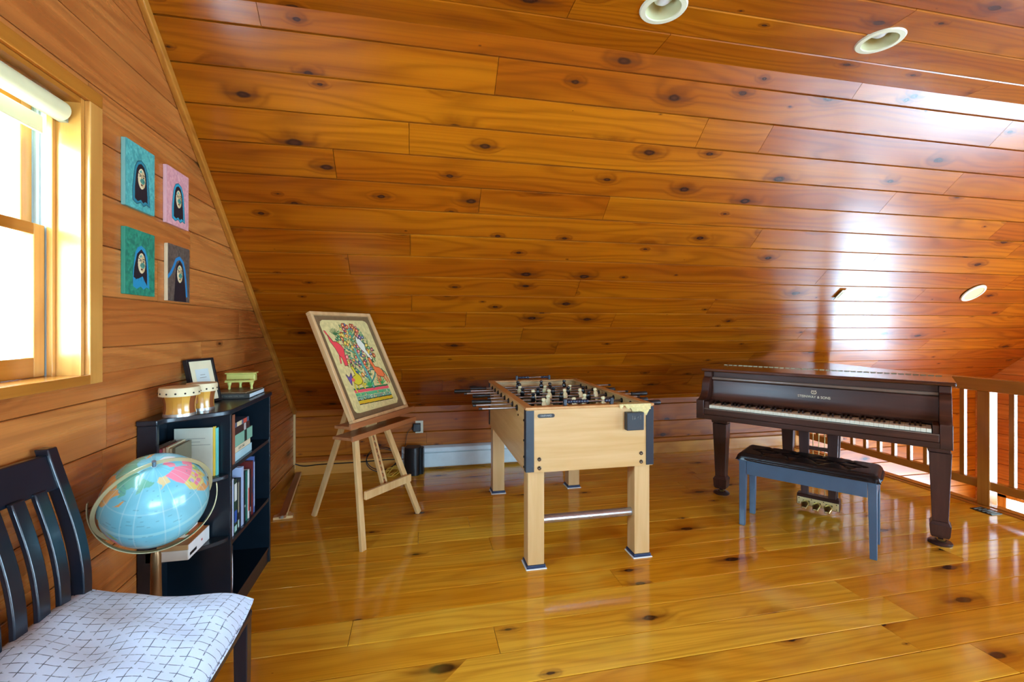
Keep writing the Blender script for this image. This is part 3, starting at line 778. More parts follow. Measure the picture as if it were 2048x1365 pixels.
for sx in (-1, 1):
    for sy in (-1, 1):
        g = MB(); X, Y = sx * (hx + .004), sy * (hy + .004)
        xs = sorted((X, X - sx * .046)); ys = sorted((Y, Y - sy * .005)); g.box(*xs, *ys, .535, .868)
        xs = sorted((X, X - sx * .005)); ys = sorted((Y - sy * .0052, Y - sy * .046)); g.box(*xs, *ys, .535, .868)
        g.build('corner_guard', NAVY, ft, bevel=.0015)
        lx, ly_ = sx * (hx - .058), sy * (hy - .062)
        a = .0465
        lg = box('leg', BEEZ, ft, lx - a, lx + a, ly_ - a, ly_ + a, .022, .531, .003)
        box('foot_cap', plain('foot_cap', (30, 52, 84), .4), lg, lx - a - .006, lx + a + .006, ly_ - a - .006, ly_ + a + .006, .006, .0215, .002)
        box('glide', plain('white_glide', (234, 234, 228), .5), lg, lx - a - .012, lx + a + .012, ly_ - a - .012, ly_ + a + .012, 0, .006, .002)
MB().tube([(-hx + .1, -hy + .062, .25), (hx - .1, -hy + .062, .25)], .0235, 20).build('stretcher', CHROME, ft, smooth=50)
for x in (-.300, .300):
    for z in (.555, .603):
        MB(frame_M((x, -hy - .0005, z), (1, 0, 0), (0, 0, 1), (0, -1, 0))).lathe([(.011, 0), (.011, .003), (.007, .005), (.0045, .003), (0, .003)], 16).build('bolt', plain('bolt_steel', (96, 82, 66), .3, .8), ft, smooth=40)
for y in (-.60, -.44):
    for z in (.81, .70, .61, .555):
        if y == -.44 and z != .81: continue
        MB(frame_M((-hx - .0045 if y == -.60 else -hx, y, z), (0, 1, 0), (0, 0, 1), (-1, 0, 0))).lathe([(.006, 0), (.006, .003), (0, .004)], 12).build('bolt', DARKM, ft, smooth=40)
# ball return on the left side
ov = MB(frame_M((-hx - .0005, .47, .79), (0, -1, 0), (0, 0, 1), (-1, 0, 0)))
ov.lathe([(.034, 0), (.034, .004), (.030, .006), (.026, .002), (0, .002)], 24, Matrix.Diagonal((1.5, 1, 1, 1)))
ov.build('ball_return', BLK, ft, smooth=40)
# maker's plate
npl = MB(frame_M((-.262, -hy - .0005, .838), (1, 0, 0), (0, 0, 1), (0, -1, 0)))
npl.prism([(.048 * (1 if c > 0 else -1) * .78 + .0105 * c, .0105 * s) for c, s in [(math.cos(R_(a)), math.sin(R_(a))) for a in range(-85, 276, 10)]], 0, .003)
pl = npl.build('name_plate', BLK, ft)
text('HARVARD', .014, plain('plate_letter', (170, 170, 166), .4), pl, frame_M((-.262, -hy - .0037, .838), (1, 0, 0), (0, 0, 1), (0, -1, 0)), .0002, sx=.98)
# cup box hung at the corner with old tape
cb = MB().box(.196, .300, -hy - .037, -hy - .001, .742, .843).build('ball_box', plain('charcoal_plastic', (40, 46, 52), .4), ft, bevel=.004)
mk = MB(frame_M((.252, -hy - .0374, .815), (1, 0, 0), (0, 0, 1), (0, -1, 0)))
mk.tube([(-.022, -.013, 0), (-.022, .010, 0)], .0008, 4); mk.tube([(-.012, -.010, 0), (-.008, .009, 0), (-.004, -.003, 0), (-.011, -.010, 0)], .0008, 4); mk.tube([(.026, -.012, 0), (.026, .011, 0)], .0008, 4); mk.tube([(.008, -.004, 0), (.012, .004, 0)], .0008, 4)
mk.build('scratched_mark', plain('mark', (150, 146, 132), .5), cb)
TAPE = plain('old_tape', (226, 200, 130), .35, var=.2, scale=60)
rt = random.Random(5)
tp = MB()
def tape_fn(u, v):
    x = .165 + u * .19; z = .8862 - v * (.016 + .05 * max(0, math.sin((u - .25) * 3.6)) + .01 * math.sin(u * 31)); return (x, -hy - .0075 - .003 * math.sin(u * 40 + v * 5) ** 2, z + .0)
tp.grid(tape_fn, 40, 6); tp.grid(lambda u, v: (.165 + u * .19, -hy - .0075 + v * .05, .8872 + .001 * math.sin(u * 37 + v * 9)), 30, 3)
tp.build('tape', TAPE, ft, smooth=60)
# rods
PL_B = plain('player_black', (16, 16, 18), .3, coat=.4); PL_W = plain('player_cream', (236, 222, 170), .35)
def player_mesh(mat, nm):
    m = MB(); 
    # body: feet below the rod, head above
    m.lathe([(0, .052), (.010, .050), (.0135, .043), (.0125, .035), (.008, .030), (.0125, .024), (.0165, .014), (.0165, -.006), (.012, -.018), (.010, -.045), (.0115, -.062), (0, -.064)], 14, Matrix.Diagonal((1, .72, 1, 1)))
    m.box(-.011, .011, -.014, .014, -.072, -.058)
    return m.mesh(nm, mat, 60)
PMB, PMW = player_mesh(PL_B, 'player'), player_mesh(PL_W, 'player')
def handle_mesh():
    M = frame_M((0, 0, 0), (0, 1, 0), (0, 0, 1), (1, 0, 0))
    return MB(M).lathe([(0, -.062), (.013, -.061), (.0155, -.056), (.0155, -.01), (.0148, .018), (.0115, .034), (.0145, .052), (.0145, .058), (.006, .062), (0, .062)], 20).mesh('handle', BLK, 50)
HM = handle_mesh()
ROD = [(-.60, 0, 1, 3, 1), (-.62, 0, 1, 2, 1), (-.61, 1, 0, 3, 0), (-.49, 0, 1, 5, 1), (-.575, 1, 0, 5, 0), (-.62, 0, 1, 3, 1), (-.68, 1, 0, 2, 0), (-.545, 1, 0, 3, 0)]
for i, (xl, hl, hr, n, white) in enumerate(ROD):
    y = -.41 + i * .1253; z = .847; L = 1.15
    # xl = left end of the rod or of its handle; the rod slides through the bearings
    xr = xl + L
    rod = MB().tube([(xl + .01, y, z), (xr - .01, y, z)], .0068, 12).build('rod', STEEL, ft, smooth=50)
    if hl: link('handle', HM, rod, M=Matrix.Translation((xl + .062, y, z)))
    else: MB().tube([(xl, y, z), (xl + .02, y, z)], .0085, 12).build('end_cap', BLK, rod, smooth=50)
    if hr: link('handle', HM, rod, M=Matrix.Translation((xr - .062, y, z)) @ Matrix.Rotation(math.pi, 4, 'Z'))
    else: MB().tube([(xr - .02, y, z), (xr, y, z)], .0085, 12).build('end_cap', BLK, rod, smooth=50)
    sh = (xl + xr) / 2
    sp = {2: .24, 3: .19, 5: .112}[n]
    for k in range(n):
        rot = Matrix.Rotation(R_(random.Random(i * 9 + 1).uniform(-35, 35)), 4, 'X')
        link('player', PMW if white else PMB, rod, M=Matrix.Translation((sh * .6 + (k - (n - 1) / 2) * sp, y, z)) @ rot)
    for sx in (-1, 1):
        bm = frame_M((sx * hx, y, z), (0, 1, 0), (0, 0, 1), (sx, 0, 0))
        MB(bm).lathe([(.019, 0.0), (.019, .003), (.012, .007), (.0105, .010), (.008, .010)], 18).build('rod_bearing', BLK, ft, smooth=40)
        bm = frame_M((sx * (hx - .022), y, z), (0, -1, 0), (0, 0, 1), (-sx, 0, 0))
        MB(bm).lathe([(.016, 0), (.016, .004), (.010, .006), (.008, .006)], 16).build('rod_bearing', BLK, ft, smooth=40)
# bead scorers
for yy, (na, nb) in ((-hy + .02, (8, 2)), (hy - .02, (6, 4))):
    sc = MB().tube([(-.148, yy, .907), (.128, yy, .907)], .003, 8).build('score_rod', STEEL, ft, smooth=50)
    for x in (-.148, .128): box('score_post', NAVY, sc, x - .009, x + .009, yy - .009, yy + .009, .886, .922, .002)
    bead = MB(frame_M((0, 0, 0), (0, 1, 0), (0, 0, 1), (1, 0, 0))).lathe([(.003, -.0075), (.009, -.0065), (.0115, 0), (.009, .0065), (.003, .0075)], 14).mesh('score_bead', plain('bead_navy', (26, 38, 58), .25, coat=.5), 50)
    for k in range(na): link('score_bead', bead, sc, M=Matrix.Translation((-.128 + k * .0155, yy, .907)))
    for k in range(nb): link('score_bead', bead, sc, M=Matrix.Translation((.111 - k * .0155, yy, .907)))

# ------------------------------------------------------------------ painting helper: pictures as colour attributes on a fine grid
import numpy as np
class Paint:
    def __init__(s, w, h, asp, bg, seed=1):
        s.w, s.h, s.asp = w, h, asp; s.r = np.random.RandomState(seed)
        s.X, s.Y = np.meshgrid(np.linspace(0, asp, w), np.linspace(0, 1, h)); s.c = np.ones((h, w, 3)) * np.array(bg, float)
    def nz(s, n):
        a = s.r.rand(n + 2, n + 2); ux = np.linspace(0, n, s.w); uy = np.linspace(0, n, s.h)
        ix = ux.astype(int); iy = uy.astype(int); fx = (ux - ix)[None, :]; fy = (uy - iy)[:, None]
        g = lambda dy, dx: a[np.ix_(iy + dy, ix + dx)]
        return g(0, 0) * (1 - fx) * (1 - fy) + g(0, 1) * fx * (1 - fy) + g(1, 0) * (1 - fx) * fy + g(1, 1) * fx * fy
    def mottle(s, col, n, amt, thr=.5):
        k = np.clip((s.nz(n) - thr) * 4, 0, 1)[..., None] * amt; s.c = s.c * (1 - k) + np.array(col, float) * k
    def put(s, m, col, a=1.0): s.c[m] = s.c[m] * (1 - a) + np.array(col, float) * a
    def ell(s, x, y, rx, ry, col, rot=0, a=1.0):
        c, q = math.cos(rot), math.sin(rot); dx, dy = s.X - x, s.Y - y
        s.put(((dx * c + dy * q) / rx) ** 2 + ((-dx * q + dy * c) / ry) ** 2 < 1, col, a)
    def poly(s, pts, col, a=1.0):
        m = np.zeros(s.X.shape, bool)
        for (x0, y0), (x1, y1) in zip(pts, pts[1:] + pts[:1]):
            if y0 == y1: continue
            m ^= ((y0 > s.Y) != (y1 > s.Y)) & (s.X < (x1 - x0) * (s.Y - y0) / (y1 - y0) + x0)
        s.put(m, col, a)
    def line(s, pts, w, col, a=1.0):
        for (x0, y0), (x1, y1) in zip(pts, pts[1:]):
            vx, vy = x1 - x0, y1 - y0; L = vx * vx + vy * vy + 1e-12
            t = np.clip(((s.X - x0) * vx + (s.Y - y0) * vy) / L, 0, 1)
            s.put((s.X - x0 - t * vx) ** 2 + (s.Y - y0 - t * vy) ** 2 < w * w, col, a)
    def attach(s, me, n0=0):
        """colours of the first w*h vertices of me, row by row"""
        at = me.color_attributes.new('paint', 'FLOAT_COLOR', 'POINT')
        c = s.c / 255.; lin = np.where(c <= .04045, c / 12.92, ((c + .055) / 1.055) ** 2.4)
        buf = np.ones((len(me.vertices), 4), np.float32) * np.array([.5, .5, .5, 1], np.float32)
        buf[n0:n0 + s.w * s.h, :3] = lin.reshape(-1, 3); at.data.foreach_set('color', buf.ravel())
def paint_mat(name, rough=.5, coat=0.0):
    if name in MATS: return MATS[name]
    t = NT(name); a = t.n('ShaderNodeVertexColor'); a.layer_name = 'paint'; t.l(a.outputs[0], t.b.inputs['Base Color'])
    nz = t.noise(t.obj(), 220, 2); t.bump(nz, .08, .001)
    t.b.inputs['Roughness'].default_value = rough; t.b.inputs['Coat Weight'].default_value = coat; MATS[name] = t.m; return t.m
def picture(name, p, W, H, M, parent, mat):
    """p painted on a W x H sheet lying in the XY plane of M (origin bottom left)"""
    b = MB(); b.grid(lambda u, v: (u * W, v * H, 0), p.w - 1, p.h - 1)
    me = b.mesh(name, mat); p.attach(me)
    return link(name, me, parent, M=M)

# ------------------------------------------------------------------ easel
EAS = laminate('easel_beech', (220, 174, 112), (234, 196, 136), 2, .4)
EASR = laminate('easel_oiled', (150, 92, 52), (172, 110, 66), 0, .35)
ez_ = thing('easel', 'beech A-frame studio easel holding a framed picture', 'easel', (-.143, 3.074, 0), R_(57))
# local x along the front feet, +y backwards; front legs lean back 17 degrees
tl = math.tan(R_(8))
MB().beam((-.300, 0, 0), (-.238, .94 * tl, .94), .040, .022, up=(0, 1, 0)).build('front_leg', EAS, ez_, bevel=.002)
MB().beam((.296, 0, 0), (-.070, .94 * tl, .94), .040, .022, up=(0, 1, 0)).build('front_leg', EAS, ez_, bevel=.002)
MB().beam((-.013, .655, 0), (-.150, .94 * tl + .05, .95), .022, .034, up=(0, 1, 0)).build('rear_leg', EAS, ez_, bevel=.002)
cbm = MB(Matrix.Translation((0, .3 * tl - .024, 0)))
cbm.prism([(-.270, .288), (-.270, .338), (.205, .302), (.205, .252)], -.018, 0, Matrix(((1, 0, 0, 0), (0, 0, 1, 0), (0, 1, 0, 0), (0, 0, 0, 1))))
cbm.build('crossbar', EAS, ez_, bevel=.002)
m0, m1 = V((-.022, .28 * tl + .012, .28)), V((-.150, .93 * tl + .012, .93)); md = (m1 - m0).normalized(); mx = V((1, 0, 0)); mx = (mx - md * mx.dot(md)).normalized()
for k in (-1, 1): MB().beam(m0 + mx * .016 * k, m1 + mx * .016 * k, .014, .024, up=(0, 1, 0)).build('mast_rail', EAS, ez_, bevel=.002)
for k in range(15):
    c_ = m0 + md * (.03 + k * .042); MB().beam(c_, c_ + md * .022, .018, .018, up=(0, 1, 0)).build('mast_rung', EASR, ez_)
MB().beam(V((-.26, .92 * tl + .025, .915)), V((-.05, .92 * tl + .025, .915)), .02, .035).build('apex_block', EAS, ez_, bevel=.003)
MB().box(-.455, .178, -.045, .085, .686, .702).box(-.455, .178, -.058, -.045, .682, .712).build('tray', EASR, ez_, bevel=.002)
MB().box(-.445, .188, -.022, .08, .746, .762).build('canvas_ledge', EASR, ez_, bevel=.002)
MB().box(-.445, .188, -.036, -.022, .744, .777).build('ledge_lip', EASR, ez_, bevel=.002)
MB().box(-.19, -.09, .06, .10, .66, .775).build('ledge_bracket', EAS, ez_, bevel=.002)
# framed folk painting on the ledge
cy0 = math.radians(59.9); tt = math.radians(25.9)
Wc, Hc = .585, .716
e = V((math.cos(cy0), math.sin(cy0), 0)); bk_ = V((-math.sin(cy0), math.cos(cy0), 0)); up = V((0, 0, math.cos(tt))) + bk_ * math.sin(tt); nrm = e.cross(up)
O_ = V((-.350, 2.719, .768))
fp = thing('framed_picture', 'framed folk painting of animals and a flowering tree on the easel', 'picture', M=frame_M(O_, e, up, nrm))
FRW = .022
FRM = laminate('frame_oak', (196, 150, 98), (214, 172, 120), 1, .35)
for a, b, c, d in ((0, Wc, 0, FRW), (0, Wc, Hc - FRW, Hc), (0, FRW, FRW, Hc - FRW), (Wc - FRW, Wc, FRW, Hc - FRW)): box('frame_rail', FRM, fp, a, b, c, d, -.022, .010, .003)
box('backing_board', plain('backing_card', (120, 96, 70), .7), fp, .004, Wc - .004, .004, Hc - .004, -.020, -.006)
asp = (Wc - 2 * FRW) / (Hc - 2 * FRW)
p = Paint(300, 370, asp, (118, 92, 62), 4)
p.mottle((96, 74, 48), 40, .3)
def rrect(p, x0, x1, y0, y1, r, col, wob=.004):
    pts = []
    for cx_, cy_, a0 in ((x1 - r, y1 - r, 0), (x0 + r, y1 - r, 90), (x0 + r, y0 + r, 180), (x1 - r, y0 + r, 270)):
        for k in range(0, 91, 15): pts.append((cx_ + r * math.cos(R_(a0 + k)) + p.r.uniform(-wob, wob), cy_ + r * math.sin(R_(a0 + k)) + p.r.uniform(-wob, wob)))
    p.poly(pts, col)
rrect(p, .06, asp - .055, .05, .955, .055, (212, 194, 130))
m_ = (abs(p.X - asp / 2) < asp / 2 - .07) & (abs(p.Y - .5) < .44)
nzz = p.nz(50)[..., None]; p.c = np.where(m_[..., None], p.c * (.92 + .16 * nzz), p.c)
A = lambda x, y: (x * asp, y)
G1, G2, TEAL = (52, 128, 84), (40, 104, 60), (96, 168, 150)
# stripes of ground
for y0_, y1_, c in ((.245, .262, (46, 116, 70)), (.218, .245, (232, 86, 96)), (.185, .215, (88, 176, 118)), (.150, .182, (110, 160, 130)), (.142, .150, (40, 44, 48)), (.112, .142, (206, 176, 40)), (.104, .112, (50, 46, 40))):
    p.poly([A(.20, y0_ + .012), A(.84, y0_ - .006), A(.84, y1_ - .006), A(.20, y1_ + .012)], c)
for k in range(60): p.ell(*A(.21 + .62 * p.r.rand(), .155 + .055 * p.r.rand()), .004, .006, [(220, 230, 200), (40, 90, 70), (200, 80, 90), (230, 200, 90)][k % 4])
for k in range(22): p.ell(*A(.22 + .6 * k / 22, .128), .005, .006, (236, 150, 40))
# tree
trunk = [(.56, .26), (.55, .36), (.53, .46), (.50, .56), (.49, .66), (.50, .76), (.53, .86)]
p.line([A(*q) for q in trunk], .020, (40, 70, 70)); p.line([A(*q) for q in trunk], .016, TEAL)
brs = [((.55, .36), (.66, .46), (.74, .52)), ((.53, .46), (.42, .54), (.34, .58)), ((.50, .56), (.62, .64), (.72, .70)), ((.49, .66), (.38, .74), (.32, .80)), ((.50, .76), (.60, .82), (.70, .86)), ((.50, .72), (.44, .82), (.42, .88)), ((.50, .6), (.40, .64), (.33, .68)), ((.56, .30), (.66, .36), (.70, .40)), ((.55, .34), (.44, .40), (.38, .46))]
for b in brs: p.line([A(*q) for q in b], .009, (70, 140, 122))
cols = [(226, 80, 60), (238, 150, 50), (222, 190, 60), (170, 60, 90), (92, 60, 130), (232, 110, 120), (60, 140, 90), (200, 90, 40), (60, 100, 150), (120, 150, 70)]
for k in range(330):
    a = p.r.rand() * 2 * math.pi; rr_ = math.sqrt(p.r.rand()); x = .52 + .31 * rr_ * math.cos(a); y = .635 + .285 * rr_ * math.sin(a)
    if k < 210: p.ell(*A(x, y), .005 + .004 * p.r.rand(), .016 + .012 * p.r.rand(), [(64, 130, 84), (90, 150, 96), (48, 100, 66), (120, 160, 100), (150, 130, 70)][k % 5], p.r.rand() * 3)
    else:
        c = cols[p.r.randint(10)]; rot = p.r.rand() * 3; s_ = .010 + .008 * p.r.rand()
        p.ell(*A(x, y), s_ * 1.25, s_ * 1.6, (50, 44, 40), rot); p.ell(*A(x, y), s_, s_ * 1.35, c, rot); p.ell(*A(x, y), s_ * .4, s_ * .45, (240, 226, 170))
p.line([A(*q) for q in trunk[:4]], .017, (60, 110, 104)); p.line([A(*q) for q in trunk[:5]], .013, TEAL)
# spiky plants at the foot
for bx in (.50, .74):
    for k in range(9):
        a = R_(20 + k * 17.5); p.line([A(bx, .265), (bx * asp + .075 * math.cos(a), .265 + .085 * math.sin(a))], .005, (34, 130, 74) if k % 2 else (70, 180, 96))
for k in range(7): a = R_(40 + k * 17); p.line([A(.255, .80), (.255 * asp + .07 * math.cos(a), .80 + .07 * math.sin(a))], .004, (52, 104, 60))
def beast(pts, legs, col, tail=None):
    o_ = (60, 40, 30)
    for l in legs: p.line([A(*q) for q in l], .010, o_); p.line([A(*q) for q in l], .0075, col)
    p.line([A(*q) for q in pts + pts[:1]], .006, o_); p.poly([A(*q) for q in pts], col)
# red bird
beast([(.125, .80), (.17, .74), (.225, .735), (.275, .70), (.30, .66), (.275, .60), (.265, .50), (.215, .50), (.215, .58), (.19, .60), (.165, .68), (.13, .74)], [[(.10, .845), (.17, .74)], [(.19, .60), (.165, .53)]], (236, 72, 78))
p.ell(*A(.245, .755), .022, .012, (40, 120, 84), -.6)
# white bird
beast([(.60, .78), (.66, .745), (.70, .69), (.685, .64), (.72, .58), (.745, .535), (.70, .53), (.665, .60), (.615, .64), (.575, .70), (.58, .75)], [], (226, 228, 206))
p.ell(*A(.63, .765), .016, .010, (60, 60, 60), .3, .6); p.ell(*A(.735, .615), .010, .03, (226, 190, 60), -.5)
# yellow deer
beast([(.30, .475), (.325, .49), (.34, .46), (.35, .42), (.40, .38), (.405, .33), (.36, .305), (.30, .30), (.255, .325), (.245, .36), (.275, .385), (.32, .395), (.315, .44)], [[(.26, .34), (.235, .27), (.245, .24)], [(.38, .33), (.42, .29), (.44, .30)], [(.30, .31), (.30, .27)], [(.37, .31), (.40, .26)]], (214, 196, 48))
# orange deer
beast([(.665, .545), (.70, .555), (.715, .51), (.735, .45), (.80, .44), (.845, .41), (.855, .36), (.83, .335), (.78, .345), (.73, .36), (.705, .395), (.69, .46), (.665, .50)], [[(.85, .39), (.895, .31), (.90, .27)], [(.82, .35), (.86, .28)], [(.72, .37), (.70, .30), (.71, .27)], [(.75, .36), (.74, .30)]], (238, 118, 66))
p.line([A(.845, .42), A(.89, .38), A(.905, .34)], .007, (70, 120, 80))
# violet bird
beast([(.17, .41), (.205, .38), (.235, .40), (.26, .42), (.25, .37), (.215, .34), (.20, .31), (.185, .35)], [], (104, 84, 150)); p.ell(*A(.255, .355), .022, .018, (226, 100, 80))
picture('painting', p, Wc - 2 * FRW, Hc - 2 * FRW, Matrix.Translation((FRW, FRW, -.005)), fp, paint_mat('folk_paint', .35, .25))

# loose easel arm lying along the left wall
ar = thing('wooden_clamp_bar', 'loose brown wooden bar with a clamp lying on the floor by the wall', 'clamp bar', (-.895, 3.40, 0), R_(97.5))
box('bar', EASR, ar, -.03, .96, -.022, .022, .018, .036, .002)
box('bar_edge', EAS, ar, -.0, .96, -.026, -.0225, .012, .04, .001)
c_ = MB(); c_.prism([(0, -.062), (.05, -.062), (.06, -.045), (.085, -.04), (.09, -.02), (.12, -.015), (.12, .015), (.09, .02), (.085, .04), (.06, .045), (.05, .062), (0, .062)], .0, .0175)
c_.build('clamp_block', EAS, ar, bevel=.002)
MB().tube([(-.045, 0, .03), (-.028, 0, .03)], .010, 12).build('clamp_screw', plain('screw_steel', (190, 184, 170), .3, .8), ar, smooth=50)
# ------------------------------------------------------------------ four small portrait canvases on the left wall
def portrait(label, y0, z0, bg, bg2, edge, halo, seed, style=0):
    W, H, D = .192, .25, .016
    o = thing('canvas_painting', label, 'painting', M=frame_M((XL, y0, z0), (0, 1, 0), (0, 0, 1), (1, 0, 0)), group='portrait canvases on the left wall')
    box('stretched_canvas', plain('canvas_edge_%d' % seed, edge, .6, var=.1), o, 0, W, 0, H, 0, D - .001, .002)
    a = W / H; p = Paint(150, 190, a, bg, seed)
    p.mottle(bg2, 22, .75, .45); p.mottle(tuple(min(255, c + 45) for c in bg), 30, .35, .55); p.mottle(bg2, 60, .4, .5)
    A = lambda x, y: (x * a, y)
    hair = [(.30, .16), (.30, .34), (.33, .50), (.36, .62), (.42, .70), (.52, .735), (.62, .70), (.69, .60), (.71, .46), (.73, .30), (.74, .15), (.66, .17), (.58, .13), (.50, .17), (.40, .13)]
    hb = [(x + (x - .52) * .28, y + (y - .42) * .13) for x, y in hair]
    if style == 3:
        p.line([A(.02, .42), A(.14, .50), A(.26, .62), A(.36, .74), A(.52, .79), A(.68, .72), A(.77, .55), A(.82, .35), A(.86, .12)], .030, halo)
        hair = [(.26, .0), (.30, .25), (.33, .50), (.38, .64), (.52, .74), (.66, .66), (.72, .48), (.78, .25), (.84, .0)]
    elif style == 2:
        p.poly([A(*q) for q in hb], halo); hair = [(.26, .27), (.28, .42), (.34, .56), (.38, .64), (.52, .72), (.64, .66), (.70, .52), (.72, .34), (.72, .16), (.64, .22), (.56, .30), (.44, .26), (.34, .24)]
    else:
        p.line([A(*q) for q in hb + hb[:1]], .014, tuple(int(c * .6) for c in halo)); p.poly([A(*q) for q in hb], halo)
    p.poly([A(*q) for q in hair], (24, 25, 34))
    for k in range(5): p.line([A(.36 + k * .08, .60 - abs(k - 2) * .03), A(.33 + k * .09, .22)], .003, (38, 40, 52))
    fx, fy = .53, .50
    p.ell(*A(fx, fy), .105, .165, (30, 24, 26)); p.ell(*A(fx, fy), .098, .157, (226, 206, 160)); p.ell(*A(fx + .05, fy - .01), .06, .13, (206, 180, 128))
    # blue-green patch over the eye, brow, nose, lips
    p.poly([A(.60, .52), A(.50, .50), A(.47, .46), A(.52, .43), A(.60, .42), A(.65, .47)], (70, 150, 130)); p.poly([A(.45, .60), A(.50, .58), A(.55, .61), A(.52, .64)], (110, 170, 150))
    p.line([A(.43, .575), A(.48, .56), A(.52, .545)], .007, (24, 24, 26)); p.ell(*A(.475, .535), .020, .010, (30, 30, 34)); p.ell(*A(.60, .53), .022, .011, (36, 46, 60))
    p.line([A(.57, .56), A(.62, .57), A(.66, .55)], .006, (24, 24, 26)); p.line([A(.53, .54), A(.515, .47), A(.545, .455)], .004, (120, 80, 60))
    p.ell(*A(.535, .405), .026, .015, (120, 50, 44)); p.ell(*A(.535, .405), .015, .006, (60, 22, 26))
    p.line([A(.56, .50), A(.60, .46), A(.63, .49), A(.61, .44)], .004, (24, 70, 66))
    picture('portrait', p, W, H, Matrix.Translation((0, 0, D)), o, paint_mat('portrait_paint', .5))
portrait('small teal canvas of a dark-haired woman, upper left of four', 1.945, 1.774, (86, 176, 166), (62, 146, 144), (128, 184, 172), (34, 130, 146), 11, 0)
portrait('small pink canvas of a dark-haired woman, upper right of four', 2.231, 1.773, (222, 160, 160), (206, 140, 146), (226, 176, 178), (44, 160, 186), 12, 1)
portrait('small green canvas of a dark-haired woman, lower left of four', 1.945, 1.4445, (34, 140, 108), (20, 104, 84), (60, 150, 120), (30, 140, 180), 13, 2)
portrait('small brown canvas of a dark-haired woman, lower right of four', 2.240, 1.436, (98, 84, 72), (70, 60, 52), (222, 200, 158), (28, 128, 184), 14, 3)

# ------------------------------------------------------------------ bookshelf with a rounded end
BKP = plain('black_shelf_paint', (13, 26, 36), .3, spec=.5, coat=.2, var=.15)
XF, YN, YF, ZT = -.805, 2.245, 2.815, .955
bs = thing('bookshelf', 'black wooden bookshelf with curved end shelves against the wall', 'bookshelf', (XL + .003, 2.0, 0))
x0, xf = 0.0, XF - XL - .003; yn, yf = YN - 2.0, YF - 2.0; ye = .04
T = .018
box('side_panel', BKP, bs, x0, xf, yn, yn + T, .0, ZT - .022, .002)
box('side_panel', BKP, bs, x0, xf, yf - T, yf, .0, ZT - .022, .002)
box('back_panel', BKP, bs, x0, x0 + .008, ye + .0185, yn - .0005, .0, ZT - .022)
box('back_panel', BKP, bs, x0, x0 + .008, yn + T + .0005, yf - T - .0005, .0, ZT - .022)
box('end_post', BKP, bs, x0, x0 + .068, ye, ye + .018, .0, ZT - .022, .002)
S1, S2, S0 = .692, .362, .085
for z in (S1, S2, S0): box('shelf', BKP, bs, x0 + .0085, xf - .004, yn + T + .0005, yf - T - .0005, z - T, z, .002)
box('kick_board', BKP, bs, xf - .03, xf - .008, yn + T + .001, yf - T - .001, .0, S0 - T - .001)
def end_curve(z0, z1, k=1.0, inner=0.009, over=.0):
    pts = [(inner, yn - .001 + over), (inner, ye + .019)]
    pts = [(x0 + inner, yn - .001), (x0 + inner, ye - (.008 if inner < .005 else -.0185)), (x0 + .072, ye - (.008 if inner < .005 else -.0185))]
    n = 12
    for i in range(1, n + 1):
        t = i / n; sm = t * t * (3 - 2 * t)
        pts.append((x0 + .072 + (xf - .072) * k * (.35 * t + .65 * sm), ye + .0185 + (yn - .02 - ye - .0185) * t))
    pts.append((x0 + xf * k if k < 1 else xf, yn - .001))
    return pts
top = MB(); tc = end_curve(0, 0, 1.0, 0.0); tc = tc[1:-1] + [(xf + .006, yn - .01), (xf + .006, yf + .006), (0, yf + .006)]
top.prism(tc, ZT - .0215, ZT).build('top_board', BKP, bs, smooth=35, bevel=.004, seg=3)
for z in (.672, .395, .085): MB().prism(end_curve(0, 0, .97), z - T, z).build('end_shelf', BKP, bs, smooth=35, bevel=.003)

# books -------------------------------------------------------------
PAGE = plain('page_edges', (226, 214, 186), .8, var=.08, scale=90)
bookn = [0]
def book(label, col, D, T_, H, M, band=None, rough=.45, title=None, tcol=(230, 226, 210), group=None, spine2=None):
    """stands on z=0; spine faces local +x at x=D; thickness along y, height along z"""
    o = thing('book', label, 'book', M=M, group=group)
    c = plain('cover_%d_%d_%d' % col, col, rough)
    m = MB(); m.box(0, D, 0, .0022, 0, H).box(0, D, T_ - .0022, T_, 0, H).box(D - .0022, D, .0022, T_ - .0022, 0, H)
    m.build('cover', c, o)
    box('pages', PAGE, o, .004, D - .003, .0024, T_ - .0024, .003, H - .003)
    if band: 
        for (a, b, cc) in band: box('spine_band', plain('band_%d_%d_%d' % cc, cc, .5), o, D, D + .0004, .0006, T_ - .0006, H * a, H * b)
    if title:
        Mx = frame_M((D + .0004, T_ / 2, H * .5), (0, 0, -1), (0, 1, 0), (1, 0, 0))
        text(title, min(T_ * .62, .014), plain('ink_%d_%d_%d' % tcol, tcol, .5), o, Mx, .0001, 'title')
    return o
def stand(y, z, xs=None, rot=0, lean=0):
    return Matrix.Translation((xs if xs is not None else XF - .012, y, z)) @ Matrix.Rotation(R_(rot), 4, 'Z') @ Matrix.Rotation(R_(lean), 4, 'X') 
G = 'books on the middle shelf'
ym = YN + T + .003
